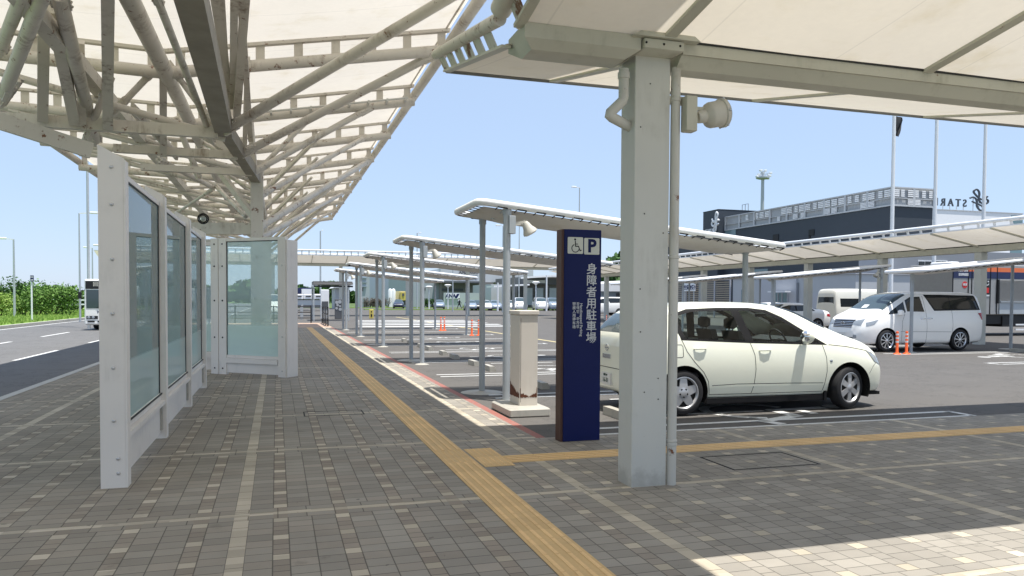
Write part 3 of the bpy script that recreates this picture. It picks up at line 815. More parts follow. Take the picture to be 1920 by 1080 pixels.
A3 = Vector((-2.3, 17.3, 0)); d3 = Vector((1, 0, 0)); n3 = Vector((0, -1, 0))
mb = MB(); obar(mb, 0, 1.0, -.005, .005, .42, 2.66, A3, d3, n3); mb.build('glass_panel', 'screen_glass', G3)
mb = MB(); obar(mb, 0, 1.0, -.02, .02, .04, .41, A3, d3, n3); obar(mb, 0, 1.0, -.02, .02, 2.665, 2.73, A3, d3, n3); obar(mb, .35, 1.0, -.0, .05, .26, .40, A3, d3, n3); mb.build('rail', 'screen_paint', G3)
mb = MB(); obar(mb, -.16, 0, -.03, .03, 0, 2.75, A3, d3, n3); mb.build('post', 'screen_paint', G3)

# ============================================================= blue access parking sign
SG = thing('parking_sign', 'tall navy blue totem sign with wheelchair and P panels and vertical Japanese lettering', 'sign', (3.2, 7.85, 0))
mb = MB(); mb.cbox(2.985, 3.42, 7.745, 7.915, 0, 2.32, .003); mb.build('sign_body', 'navy', SG)
mb = MB(); mb.box(2.955, 2.984, 7.755, 7.905, 0, 2.318); mb.build('side_panel', 'sign_brown', SG)
YF = 7.7445
def plate_r(mb, x0, x1, z0, z1, y_, t_, c=.012):
    pts = []
    for cx, cz, a0 in ((x1-c, z1-c, 0), (x0+c, z1-c, 90), (x0+c, z0+c, 180), (x1-c, z0+c, 270)):
        for q_ in range(0, 91, 30): pts.append((cx+c*math.cos(R(a0+q_)), y_, cz+c*math.sin(R(a0+q_))))
    mb.prism(pts, (0, -t_, 0))
mb = MB(); plate_r(mb, 3.022, 3.202, 2.055, 2.235, YF, .003); pa = mb.build('wheelchair_panel', 'sign_white', SG)
q = iso_mb(.155); q.xf(Matrix.Translation((3.107, YF-.0045, 2.145))); q.build('wheelchair_symbol', 'black', pa, recalc=False)
mb = MB(); plate_r(mb, 3.215, 3.395, 2.05, 2.23, YF, .003); pb = mb.build('parking_panel', 'sign_white', SG)
q = text_mb('P', .195, .0006, .0075); q.xf(Matrix.Translation((3.305, YF-.0045, 2.138))); q.build('letter', 'navy', pb, recalc=False)
def sign_text(txt, x_, z_, size, vert, sp=1.0, rot=False, name='lettering', bold=0):
    q = text_mb(txt, size, .0006, bold, vert, sp)
    if rot: q.xf(Matrix.Rotation(R(90), 4, 'Y'))
    q.xf(Matrix.Translation((x_, YF-.002, z_))); return q.build(name, 'sign_text', SG, recalc=False)
sign_text('身障者用駐車場', 3.307, 1.885, .126, True, 1.0, bold=.0016)
sign_text('Handicapped Parking', 3.186, 1.335, .043, False, 1.0, True, bold=.0006)
sign_text('장애인 주차장', 3.147, 1.505, .040, True, 1.02, bold=.0008)
sign_text('残疾人用停车场', 3.103, 1.505, .040, True, 1.04, bold=.0008)
# far blue banner seen through the screens
SB = thing('banner_sign', 'narrow blue vertical banner sign seen through the glass beyond the screens', 'sign', (-3.3, 30, 0))
p0 = AY(385, 597, 30); p1 = AY(398, 538, 30)
mb = MB(); mb.box(p0.x, p1.x, 30, 30.1, p0.z, p1.z); plate = mb.build('board', 'navy', SB)
mb = MB(); mb.box((p0.x+p1.x)/2-.03, (p0.x+p1.x)/2+.03, 30.02, 30.08, 0, p0.z); mb.build('pole', 'galv', SB)
q = text_mb('観光バスのりば', .15, .003, .004, True, 1.02); q.xf(Matrix.Translation(((p0.x+p1.x)/2, 29.99, p1.z-.12))); q.build('lettering', 'sign_text', plate, recalc=False)

# ============================================================= utility cabinet
CB = thing('utility_cabinet', 'tall cream metal cabinet with a rusty bottom band on a concrete plinth', 'cabinet', (3.3, 10.1, 0))
rot = Matrix.Translation((3.32, 10.02, 0)) @ Matrix.Rotation(R(0), 4, 'Z')
mb = MB(); mb.prism([(-.42, -.58, 0), (.22, -.58, 0), (.22, .35, 0), (-.42, .35, 0)], (0, 0, .10))
mb = MB(); mb.cbox(2.93, 3.50, 9.55, 10.45, -.012, .105, .018); mb.build('plinth', 'concrete', CB)
mb = MB(); mb.cbox(3.16, 3.42, 9.86, 10.30, .10, 1.345, .008); bd = mb.build('body', 'cabinet_paint', CB)
mb = MB(); mb.cbox(3.145, 3.435, 9.84, 10.32, 1.345, 1.405, .008); mb.build('lid', 'cabinet_paint', CB)
# rust band with a ragged outline around the base
mb = MB(); rn = random.Random(11)
def ragged(p0, p1, z0, zt, amp, nrm, n=40):
    lo = []; hi = []
    for i in range(n+1):
        t_ = i/n; p_ = Vector(p0).lerp(Vector(p1), t_)+Vector(nrm)*.0025
        b_ = z0 + rn.uniform(-.006, .008); h_ = zt(t_) + rn.uniform(-amp, amp)
        lo.append(p_+Vector((0, 0, b_))); hi.append(p_+Vector((0, 0, max(h_, b_+.006))))
    for i in range(n): mb.face([lo[i], lo[i+1], hi[i+1], hi[i]])
ragged((3.168, 9.86, 0), (3.412, 9.86, 0), .215, lambda t_: .25+.02*math.sin(9*t_)+(.09 if t_ < .04 or t_ > .95 else 0), .014, (0, -1, 0))
ragged((3.16, 10.292, 0), (3.16, 9.868, 0), .21, lambda t_: .42-.16*t_**.6, .02, (-1, 0, 0))
mb.build('rust_band', 'rust', bd, recalc=False)
mb = MB(); mb.box(3.175, 3.178, 9.8565, 9.8590, .15, 1.30); mb.build('seam', 'dark_plastic', bd)

# ============================================================= parking shelters
def make_shelter(name, label, flip=False, group='parking shelters of the left row'):
    """local origin at the near left post base; roof slopes down along +x"""
    s = thing(name, label, 'shelter', (0, 0, 0), group)
    sg = -1 if flip else 1
    X0, X1, Ya, Yb = -.40, 5.02, -.05, 1.55
    z = lambda x_: 3.02 - .098*(x_+.4)
    X = lambda x_: sg*x_
    # perimeter tube, rounded corners
    pts = []
    def arc(cx, cy_, a0, a1, r_=.16):
        for i in range(5):
            a_ = R(a0+(a1-a0)*i/4); x_ = cx+r_*math.cos(a_); y_ = cy_+r_*math.sin(a_); pts.append((X(x_), y_, z(x_)))
    arc(X1-.16, Ya+.16, -90, 0); arc(X1-.16, Yb-.16, 0, 90); arc(X0+.16, Yb-.16, 90, 180); arc(X0+.16, Ya+.16, 180, 270)
    mb = MB(); mb.path(pts, .055, 12, closed=True); fr_ = mb.build('frame', 'white_tube', s)
    # membrane hung inside the frame
    rows = []
    for i in range(37):
        x_ = X0+.09+(X1-X0-.18)*i/36; row = []
        for j in range(11):
            t_ = j/10; y_ = Ya+.09+(Yb-Ya-.18)*t_; row.append((X(x_), y_, z(x_)-.055-.10*math.sin(math.pi*t_)*min(1, min(i, 36-i)/4)))
        rows.append(row)
    mb = MB(); mb.grid(rows); mb.grid([[(p_[0], p_[1], p_[2]-.012) for p_ in r_] for r_ in rows]); mb.build('membrane', 'pvc_shelter', s, recalc=False)
    # lacing
    nl = 17
    for i in range(nl):
        x_ = X0+.28+(X1-X0-.5)*i/(nl-1)
        for yy, o_ in ((Ya, 1), (Yb, -1)):
            if o_ < 0 and i % 2: continue
            mb = MB(); a_ = (X(x_), yy, z(x_)-.057); b_ = (X(x_), yy+.11*o_, z(x_)-.075); mb.bar(a_, b_, .012, .012)
            mb.bar((X(x_), yy-.035*o_, z(x_)-.05), (X(x_+.15), yy-.035*o_, z(x_+.15)-.05), .012, .014); mb.bar((X(x_+.15), yy-.035*o_, z(x_+.15)-.05), (X(x_+.15), yy+.09*o_, z(x_+.15)-.075), .012, .012)
            mb.build('lace_tie', 'dark_plastic', s)
    for j in range(7):
        y_ = Ya+.18+(Yb-Ya-.36)*j/6; MB().bar((X(X0), y_, z(X0)-.057), (X(X0+.11), y_, z(X0)-.075), .012, .012).build('lace_tie', 'dark_plastic', s)
    # posts
    for (x_, y_, zt, mat, r_) in ((.05, 0, 2.90, 'galv', .056), (0, 1.25, 2.88, 'post_grey', .05), (4.72, .70, 2.46, 'post_grey', .05)):
        mb = MB(); mb.tube((X(x_), y_, -.012), (X(x_), y_, zt), r_, n=16)
        p_ = mb.build('post', mat, s)
        mb = MB(); mb.lathe([(r_+.012, 0), (r_+.012, .09)], (X(x_), y_, zt-.07), n=16); mb.box(X(x_)-.05, X(x_)+.05, y_-.07, y_+.07, zt+.02, zt+.045); mb.build('bracket', 'post_grey', p_)
        mb = MB(); mb.lathe([(.36 if y_ == 1.25 else .17, 0), (.30 if y_ == 1.25 else .14, .012), (.10, .02), (r_+.002, .03)], (X(x_), y_, -.012), n=20); mb.build('footing', 'concrete', p_)
    mb = MB(); mb.tube((X(.02), .0, 2.915), (X(.02), 1.4, 2.90), .03, n=8); mb.tube((X(.0), .70, 2.88), (X(4.72), .70, 2.44), .035, n=10)
    mb.build('cross_arm', 'post_grey', s)
    # junction box and floodlight on the near post
    mb = MB(); mb.cbox(X(.11)-.05, X(.11)+.05, -.10, .03, 2.55, 2.82, .005); jb_ = mb.build('junction_box', 'galv', s)
    mb = MB(); mb.bar((X(.15), -.03, 2.70), (X(.30), -.05, 2.72), .05, .06); mb.bar((X(.28), -.05, 2.74), (X(.36), -.06, 2.66), .06, .07); mb.build('lamp_arm', 'lamp_cream', jb_)
    mb = MB(); mb.lathe([(.04, -.04), (.06, 0), (.075, .06), (.11, .12), (.115, .15), (.08, .17)], (X(.33), -.06, 2.70), (X(.45), 0, -.75), 18); mb.build('floodlight', 'lamp_cream', jb_)
    return s
sh = make_shelter('parking_shelter', 'nearest flat membrane shelter over the cream hatchback, behind the blue totem sign')
sh.location = (3.3, 11.12, 0)
for k, l_ in enumerate(('second', 'third', 'fourth', 'fifth')):
    dup(sh, (3.28, 11.12+6.95*(k+1), 0), label=f'{l_} flat membrane shelter of the left row, counting away from the blue totem sign')
s2 = make_shelter('parking_shelter', 'white membrane shelter over the white minivan at the right edge', True, 'parking shelters of the right row')
s2.location = (23.48, 18.15, 0)
for k, l_ in enumerate(('second', 'third', 'fourth')):
    dup(s2, (23.48, 18.15+6.95*(k+1), 0), label=f'{l_} white tube shelter of the right row, counting away from the white minivan')

# ============================================================= orange delineators
def bollard():
    t_ = thing('delineator_post', 'x', 'delineator', (0, 0, 0), 'orange delineator posts')
    mb = MB(); mb.lathe([(.11, 0), (.11, .015), (.07, .04), (.045, .05), (.04, .06), (.04, .66), (.036, .68), (.01, .69)], (0, 0, -.01), n=16); mb.build('body', 'orange', t_)
    mb = MB()
    for z_ in (.34, .45, .56): mb.lathe([(.0415, 0), (.0415, .05)], (0, 0, z_), n=16)
    mb.build('reflector_bands', 'reflect_white', t_); return t_
bo = None
for (x_, y_, l_) in ((17.60, 18.2, 'orange delineator post in front of the white minivan front wheel, left of its pair'), (17.95, 18.2, 'orange delineator post by the white minivan, right of its pair'),
                     (8.05, 31.9, 'left orange delineator of the pair near the white cabinet'), (8.35, 31.9, 'right orange delineator of the pair near the white cabinet'),
                     (7.78, 37.1, 'orange delineator beside the far shelter post, left of its pair'), (8.0, 37.3, 'orange delineator beside the far shelter post, right of its pair'),
                     (18.3, 40.6, 'left orange delineator seen between the blue sign and the thick pillar'), (18.75, 40.6, 'middle orange delineator seen between the blue sign and the thick pillar'), (20.3, 42.5, 'orange delineator furthest right between the sign and the thick pillar')):
    if bo is None: bo = bollard(); bo.location = (x_, y_, 0); bo['label'] = l_
    else: dup(bo, (x_, y_, 0), label=l_)
# ============================================================= vehicles
def pchip(xs, ys, x):
    xs = np.array(xs, float); ys = np.array(ys, float); h = np.diff(xs); d = np.diff(ys)/h; m_ = np.zeros_like(ys)
    for i in range(1, len(xs)-1):
        if d[i-1]*d[i] > 0:
            w1 = 2*h[i]+h[i-1]; w2 = h[i]+2*h[i-1]; m_[i] = (w1+w2)/(w1/d[i-1]+w2/d[i])
    m_[0] = d[0]; m_[-1] = d[-1]
    k = np.clip(np.searchsorted(xs, x)-1, 0, len(h)-1); t_ = (x-xs[k])/h[k]
    return (1+2*t_)*(1-t_)**2*ys[k] + t_*(1-t_)**2*h[k]*m_[k] + t_*t_*(3-2*t_)*ys[k+1] + t_*t_*(t_-1)*h[k]*m_[k+1]
def chaikin(P, n):
    for _ in range(n):
        Q = [P[0]]
        for a_, b_ in zip(P[:-1], P[1:]): Q += [a_*.75+b_*.25, a_*.25+b_*.75]
        Q.append(P[-1]); P = Q
    return P
class Shell:
    def __init__(s, T, ns=170, nh=56, drop=.07):
        xs = T['x']; x0, x1 = xs[0], xs[-1]
        u = np.linspace(0, 1, ns); e = .035
        st = x0 + (x1-x0)*(u + .0*u); # denser ends
        st = np.sort(np.concatenate([st, x0+np.array([.004, .01, .018]), x1-np.array([.004, .01, .018])]))
        g = {k: pchip(xs, T[k], st) for k in T if k != 'x'}
        rings = []
        for i, x_ in enumerate(st):
            zt, zb, zs, ws, wm, wr = [g[k][i] for k in ('zt', 'zb', 'zs', 'ws', 'wm', 'wr')]
            zs = min(zs, zt-.03); zm = zb+(zs-zb)*.45
            P = [np.array(p) for p in ((0, zb), (wm*.80, zb), (wm*.95, zb+.03), (wm, zm), (wm*.995, zm+(zs-zm)*.55), (ws, zs), (ws*.985-(ws-wr)*.04, zs+(zt-zs)*.06), (wr, zt-drop*min(1, (zt-zs)/.3)), (wr*.80, zt-.012*min(1, (zt-zs)/.2)), (0, zt))]
            Q = np.array(chaikin(P, 2)); L = np.concatenate([[0], np.cumsum(np.hypot(*np.diff(Q, axis=0).T))])
            s_ = np.linspace(0, L[-1], nh); h = np.stack([np.interp(s_, L, Q[:, 0]), np.interp(s_, L, Q[:, 1])], 1)
            full = np.concatenate([h, (h*[-1, 1])[-2:0:-1]]); rings.append(np.column_stack([np.full(len(full), x_), full]))
        s.nr = len(rings[0]); s.ns = len(rings); V = np.concatenate(rings)
        bm = s.bm = bmesh.new(); vs = [bm.verts.new(v) for v in V]; s.L = bm.faces.layers.int.new('grp')
        for i in range(s.ns-1):
            for j in range(s.nr):
                k = (j+1) % s.nr; bm.faces.new((vs[i*s.nr+j], vs[i*s.nr+k], vs[(i+1)*s.nr+k], vs[(i+1)*s.nr+j]))
        for r_ in (0, s.ns-1): bm.faces.new([vs[r_*s.nr+j] for j in range(s.nr)])
        bm.normal_update(); s.bvh()
    def bvh(s): s.B = BVHTree.FromBMesh(s.bm)
    def region(s, poly, ax, gid, vc, over=(0,)):
        """cut the shell exactly along poly (in axes ax) and give the faces inside the group gid"""
        bm = s.bm; P = [(float(p[0]), float(p[1])) for p in poly]; a0, a1 = ax; other = [i for i in (0, 1, 2) if i not in ax][0]
        x0, x1 = min(p[0] for p in P)-.03, max(p[0] for p in P)+.03; y0, y1 = min(p[1] for p in P)-.03, max(p[1] for p in P)+.03
        def ok(c): return bool(vc(np.array([c]))[0])
        def cand():
            return [f for f in bm.faces if f[s.L] in over and max(v.co[a0] for v in f.verts) > x0 and min(v.co[a0] for v in f.verts) < x1 and max(v.co[a1] for v in f.verts) > y0 and min(v.co[a1] for v in f.verts) < y1 and ok(f.calc_center_median())]
        fs = set(cand())
        for (px, py), (qx, qy) in zip(P, P[1:]+P[:1]):
            lx, hx, ly, hy = min(px, qx)-.004, max(px, qx)+.004, min(py, qy)-.004, max(py, qy)+.004
            g_ = [f for f in fs if f.is_valid and len(f.verts) < 40 and max(v.co[a0] for v in f.verts) > lx and min(v.co[a0] for v in f.verts) < hx and max(v.co[a1] for v in f.verts) > ly and min(v.co[a1] for v in f.verts) < hy]
            if not g_: continue
            co = [0, 0, 0]; co[a0], co[a1] = px, py; no = [0, 0, 0]; no[a0], no[a1] = -(qy-py), qx-px
            geom = g_ + list({e for f in g_ for e in f.edges}) + list({v for f in g_ for v in f.verts})
            r_ = bmesh.ops.bisect_plane(bm, geom=geom, dist=1e-5, plane_co=co, plane_no=Vector(no).normalized())
            fs |= {f for f in r_['geom'] if isinstance(f, bmesh.types.BMFace)}
        for f in cand():
            c = f.calc_center_median(); cx, cy = c[a0], c[a1]; ins = False
            for (px, py), (qx, qy) in zip(P, P[1:]+P[:1]):
                if (py > cy) != (qy > cy) and cx < (qx-px)*(cy-py)/(qy-py)+px: ins = not ins
            if ins: f[s.L] = gid
    def part(s, gids, name, mats, parent, caps=False, sgn=0):
        F = [f for f in s.bm.faces if f[s.L] in gids and (sgn == 0 or f.calc_center_median().y*sgn > 0)]
        mp = {}; mb = MB()
        for f in F:
            t_ = []
            for v in f.verts:
                if v not in mp: mp[v] = len(mb.v); mb.v.append(v.co.copy())
                t_.append(mp[v])
            mb.f.append(tuple(t_)); mb.mi.append(1 if len(mats) > 1 and abs(f.normal.z) > .8 and f.calc_center_median().z < .42 else 0)
        if not F: return None
        return mb.build(name, mats, parent, angle=50, recalc=False)
    def side(s, x_, z_, sgn=-1):
        h = s.B.ray_cast(Vector((x_+.0007, sgn*3, z_+.0009)), Vector((0, -sgn, 0)))
        return h[0], h[1]
    def endx(s, y_, z_, sgn=1):
        h = s.B.ray_cast(Vector((sgn*10+2, y_+.0031, z_+.0013)), Vector((-sgn, 0, 0)))
        return h[0], h[1]
    def strip(s, mb, pts, w_, off=.002, sgn=-1, step=.02):
        P = [Vector((a_, 0, b_)) for a_, b_ in pts]; Q = []
        for a_, b_ in zip(P[:-1], P[1:]):
            n_ = max(1, int((b_-a_).length/step)); Q += [a_.lerp(b_, i/n_) for i in range(n_)]
        Q.append(P[-1]); last = None
        for i, p in enumerate(Q):
            a_ = Q[max(0, i-1)]; b_ = Q[min(len(Q)-1, i+1)]; d = (b_-a_).normalized(); n_ = Vector((-d.z, 0, d.x))*w_/2; pr_ = []
            for q in (p+n_, p-n_):
                c_, nn = s.side(q.x, q.z, sgn)
                if c_ is None: pr_ = None; break
                pr_.append(c_+Vector((0, sgn*off, 0)))
            if pr_ and last: mb.face([last[0], last[1], pr_[1], pr_[0]])
            last = pr_
    def patch(s, mb, poly, off=.004, how='side', sgn=-1, n=10):
        """polygon (quad given as 4 corners) draped on the shell"""
        a_, b_, c_, d_ = [Vector((p[0], p[1], 0)) for p in poly]; rows = []
        for i in range(n+1):
            row = []
            for j in range(n+1):
                p = a_.lerp(b_, j/n).lerp(d_.lerp(c_, j/n), i/n)
                h, nn = s.side(p.x, p.y, sgn) if how == 'side' else s.endx(p.x, p.y, sgn)
                if h is None: return
                row.append(h+(Vector((0, sgn*off, 0)) if how == 'side' else Vector((sgn*off, 0, 0))))
            rows.append(row)
        mb.grid(rows)

def wheel(parent, c, r, w_, sgn, style, mat='alloy', rz=0):
    """sgn: side the face looks to (-1 = -y)"""
    c = Vector(c); rim = r*.72; X = Matrix.Translation(c) @ Matrix.Rotation(rz, 4, 'Z')
    ax = (0, sgn, 0)
    def fin(mb): return mb.xf(X)
    mb = MB(); mb.lathe([(rim*.93, -w_*.5), (rim*.93, w_*.30), (rim*.3, w_*.34), (.01, w_*.34)], (0, 0, 0), ax, 24); wh = fin(mb).build('wheel', 'underbody', parent)
    mb = MB(); mb.lathe([(rim, -w_*.5), (r*.90, -w_*.5), (r*.97, -w_*.42), (r, -w_*.25), (r, w_*.25), (r*.97, w_*.42), (r*.90, w_*.5), (rim*1.06, w_*.5), (rim, w_*.44)], (0, 0, 0), ax, 40, closed=True)
    fin(mb).build('tyre', 'rubber', wh)
    mb = MB(); f0 = w_*.46
    mb.lathe([(rim*.9, f0-.05), (rim, f0-.03), (rim*1.01, f0+.004), (rim*.96, f0+.006), (rim*.88, f0-.02)], (0, 0, 0), ax, 40, closed=True)
    n_, wi, wo, hub = style
    for k in range(n_):
        t_ = 2*math.pi*k/n_+math.pi/2; d = Vector((math.cos(t_), 0, math.sin(t_))); q = Vector((-math.sin(t_), 0, math.cos(t_))); yv = Vector((0, sgn, 0))
        a_, b_ = rim*hub*.7, rim*.93
        o0, o1 = yv*(f0-.004), yv*(f0-.012)
        pts = [d*a_-q*wi*rim+o0, d*b_-q*wo*rim+o1, d*b_+q*wo*rim+o1, d*a_+q*wi*rim+o0]
        mb.prism(pts, -yv*.03)
    mb.lathe([(rim*hub, f0-.03), (rim*hub, f0-.006), (rim*hub*.6, f0+.004), (.01, f0+.006)], (0, 0, 0), ax, 20)
    ri = fin(mb).build('rim', mat, wh)
    if style[1] > .2:
        mb = MB()
        for k in range(5):
            t_ = 2*math.pi*(k+.5)/5+math.pi/2; mb.lathe([(.014, f0+.0), (.014, f0+.004)], (math.cos(t_)*rim*.25, 0, math.sin(t_)*rim*.25), ax, 8)
        fin(mb).build('nut_holes', 'underbody', ri)
    return wh
def well(parent, c, r, y0, y1, body):
    mb = MB(); n = 28; rows = []
    for y_ in (y0, y1): rows.append([Vector((c[0]+r*math.cos(R(-25+230*i/n)), y_, c[2]+r*math.sin(R(-25+230*i/n)))) for i in range(n+1)])
    mb.grid(rows); mb.add(rows[1], [tuple(range(n+1))]); mb.build('wheel_arch', 'underbody', parent, recalc=False)
def circ(cx, cz, r, n=44): return [(cx+r*math.cos(2*math.pi*i/n), cz+r*math.sin(2*math.pi*i/n)) for i in range(n)]
def side_c(zmin, zmax, ymin=.42): return lambda V: (np.abs(V[:, 1]) > ymin) & (V[:, 2] > zmin) & (V[:, 2] < zmax)

# ---- cream hatchback (local x = world x - 4.38, nose +x)
HB = thing('hatchback', 'cream five-door hatchback parked nose right behind the thick white pillar', 'car', (0, 0, 0))
T = dict(
 x = [.13, .145, .165, .21, .33, .60, 1.10, 1.54, 2.08, 2.50, 2.78, 3.07, 3.36, 3.62, 3.86, 4.06, 4.20, 4.30, 4.35],
 zt= [.92, 1.02, 1.08, 1.15, 1.29, 1.45, 1.52, 1.535, 1.535, 1.505, 1.45, 1.335, 1.19, 1.075, .995, .915, .82, .68, .55],
 zb= [.42, .34, .29, .27, .24, .21, .20, .19, .19, .19, .19, .19, .19, .20, .21, .21, .21, .24, .32],
 zs= [.80, .90, .95, .98, 1.02, 1.05, 1.035, 1.02, 1.0, .985, .975, .96, .94, .915, .88, .83, .75, .62, .50],
 ws= [.66, .71, .74, .765, .79, .80, .80, .80, .80, .80, .80, .80, .795, .785, .76, .71, .63, .54, .46],
 wm= [.70, .755, .785, .81, .835, .845, .848, .848, .848, .848, .848, .848, .848, .845, .83, .79, .72, .62, .50],
 wr= [.50, .53, .54, .545, .555, .575, .595, .60, .60, .595, .59, .60, .65, .69, .68, .62, .54, .46, .38])
sh_ = Shell(T, 150, 84)
u_ = 4.38
arch_r = .362
DX = lambda pts: [(a_-u_, b_) for a_, b_ in pts]
sh_.region(DX([(6.235, 1.415), (6.40, 1.415), (6.62, 1.39), (6.88, 1.285), (7.21, 1.10), (7.46, .965), (6.365, .995)]), [0, 2], 2, side_c(.9, 1.46))
sh_.region(DX([(5.24, 1.335), (5.47, 1.395), (5.9, 1.415), (6.10, 1.415), (6.235, 1.0), (5.30, 1.04)]), [0, 2], 6, side_c(.9, 1.46))
sh_.region(DX([(5.13, 1.345), (5.42, 1.435), (5.9, 1.455), (6.4, 1.455), (6.68, 1.425), (6.92, 1.325), (7.25, 1.13), (7.58, .925), (6.3, .965), (5.235, 1.015)]), [0, 2], 3, side_c(.88, 1.475))
sh_.region([(2.52, -.54), (3.30, -.62), (3.36, 0), (3.30, .62), (2.52, .54), (2.48, 0)], [0, 1], 4, lambda V: V[:, 2] > 1.12)
sh_.region([(-.52, 1.36), (.52, 1.36), (.60, 1.10), (-.60, 1.10)], [1, 2], 5, lambda V: V[:, 0] < .62)
for cx in (.89, 3.57): sh_.region(circ(cx, .315, arch_r), [0, 2], 9, side_c(0, .8, .45))
sh_.bvh()
body = sh_.part([0], 'body', ['cream_paint', 'underbody'], HB, caps=True)
[sh_.part([g_], 'side_window', ['car_glass'], HB, sgn=q_) for g_ in (2, 6) for q_ in (-1, 1)]; [sh_.part([3], 'window_trim', ['dark_plastic'], HB, sgn=q_) for q_ in (-1, 1)]; sh_.part([4], 'windscreen', ['car_glass'], HB); sh_.part([5], 'rear_window', ['wind_glass'], HB)
def line_set(sh, parent, lines_, w_=.0085, mat='dark_plastic', name='panel_gaps', both=True, off=.0015):
    mb = MB()
    for sg in ((-1, 1) if both else (-1,)):
        for l_ in lines_: sh.strip(mb, l_, w_, off, sg)
    return mb.build(name, mat, parent, recalc=False)
line_set(sh_, body, [DX([(6.30, .97), (6.36, .80), (6.375, .60), (6.36, .40), (6.33, .27)]), DX([(7.49, .925), (7.54, .75), (7.55, .55), (7.53, .40), (7.50, .27)]),
                     DX([(5.24, 1.02), (5.31, .86), (5.42, .72), (5.56, .58), (5.64, .45), (5.67, .27)]), DX([(5.67, .268), (6.33, .262), (7.5, .262)]), DX([(5.70, .392), (6.1, .405), (7.0, .395), (7.5, .385)]),
                     DX([(5.04, .955), (5.23, .955), (5.25, .93), (5.25, .80), (5.23, .785), (5.06, .785)]), DX([(7.6, .93), (7.9, .90), (8.25, .84), (8.42, .79)])])
line_set(sh_, body, [DX([(8.46, .66), (8.38, .60), (8.31, .50)])], .006)
# side moulding crease and sills
mb = MB()
for sg in (-1, 1): sh_.strip(mb, DX([(5.72, .37), (6.1, .385), (7.0, .375), (7.45, .365)]), .028, .006, sg)
mb.build('door_moulding', 'cream_paint', body, recalc=False)
for sg in (-1, 1): MB().cbox(1.25, 3.20, min(sg*.74, sg*.80), max(sg*.74, sg*.80), .135, .225, .01).build('sill', 'dark_plastic', body)
mb = MB(); mb.box(3.15, 3.19, -.82, -.68, .13, .27); mb.build('mud_flap', 'dark_plastic', body)
for sg in (-1, 1):
    for hx, hz in ((5.505-u_, .90), (6.525-u_, .865)):
        p_, n_ = sh_.side(hx, hz, sg)
        mb = MB(); mb.path([p_+Vector((-.095, sg*.004, 0)), p_+Vector((-.07, sg*.028, .002)), p_+Vector((0, sg*.034, .004)), p_+Vector((.07, sg*.028, .002)), p_+Vector((.095, sg*.004, 0))], [.010, .014, .015, .014, .010], 8); mb.build('door_handle', 'cream_paint', body)
    p_, n_ = sh_.side(7.62-u_, .70, sg); mb = MB(); mb.sphere(p_, .028, 10, (1, .35, .7)); mb.build('side_indicator', 'headlamp', body)
# mirrors
for sg in (-1, 1):
    mb = MB(); mb.sphere((7.14-u_, sg*.94, 1.055), .125, 14, (.60, .9, .78)); mb.bar((7.20-u_, sg*.80, .965), (7.16-u_, sg*.9, .985), .06, .05)
    mi_ = mb.build('door_mirror', 'cream_paint', HB)
    mb = MB(); mb.sphere((7.108-u_, sg*.94, 1.055), .108, 12, (.60, .9, .78)); mb.build('mirror_glass', 'chrome', mi_)
# lamps
for sg in (-1, 1):
    mb = MB()
    pts = [(8.27-u_, .845), (8.56-u_, .715), (8.63-u_, .60), (8.42-u_, .675)]
    sh_.patch(mb, pts, .008, 'side', sg, 8)
    if mb.v: mb.build('headlight', 'headlamp', HB, recalc=False)
    mb = MB(); sh_.patch(mb, [(sg*.40, .66), (sg*.62, .66), (sg*.60, .79), (sg*.42, .74)], .012, 'end', 1, 6)
    if mb.v: mb.build('headlight', 'headlamp', HB, recalc=False)
    mb = MB(); sh_.patch(mb, [(.17, .80), (.36, .86), (.33, 1.10), (.22, 1.08)], .008, 'side', sg, 8)
    if mb.v: mb.build('tail_light', 'tail_red', HB, recalc=False)
mb = MB(); sh_.patch(mb, [(-.36, .40), (.36, .40), (.40, .56), (-.40, .56)], .006, 'end', 1, 8)
if mb.v: mb.build('grille', 'dark_plastic', HB, recalc=False)
mb = MB(); mb.box(4.08, 4.26, -.66, .66, .17, .215); mb.build('front_lip', 'dark_plastic', HB)
# tailgate details
mb = MB(); mb.box(.105, .14, -.17, .17, .36, .525); pl = mb.build('number_plate', 'plate_white', HB)
for b_ in (pl,):
    q = text_mb('16-31', .085, .001, .002); q.xf(Matrix.Rotation(R(-90), 4, 'Z')); q.xf(Matrix.Translation((.103, 0, .42))); q.build('plate_number', 'plate_green', pl, recalc=False)
    q = text_mb('成田 501', .036, .001, .001); q.xf(Matrix.Rotation(R(-90), 4, 'Z')); q.xf(Matrix.Translation((.103, 0, .495))); q.build('plate_region', 'plate_green', pl, recalc=False)
mb = MB(); c_ = sh_.endx(0.0, .88, -1)[0]; mb.path([c_+Vector((-.006, .05*math.cos(t_*math.pi/8), .042*math.sin(t_*math.pi/8))) for t_ in range(16)], .006, 6, True); mb.bar(c_+Vector((-.006, -.065, 0)), c_+Vector((-.006, .065, 0)), .01, .016); mb.build('emblem', 'chrome', body)
mb = MB(); mb.box(.115, .14, -.13, .13, .73, .79); mb.build('tailgate_handle', 'chrome', body)
mb = MB()
for y_ in range(-12, 13):
    pass
mb.box(.125, .14, -.60, .60, .60, .608); mb.build('bumper_gap', 'dark_plastic', body)
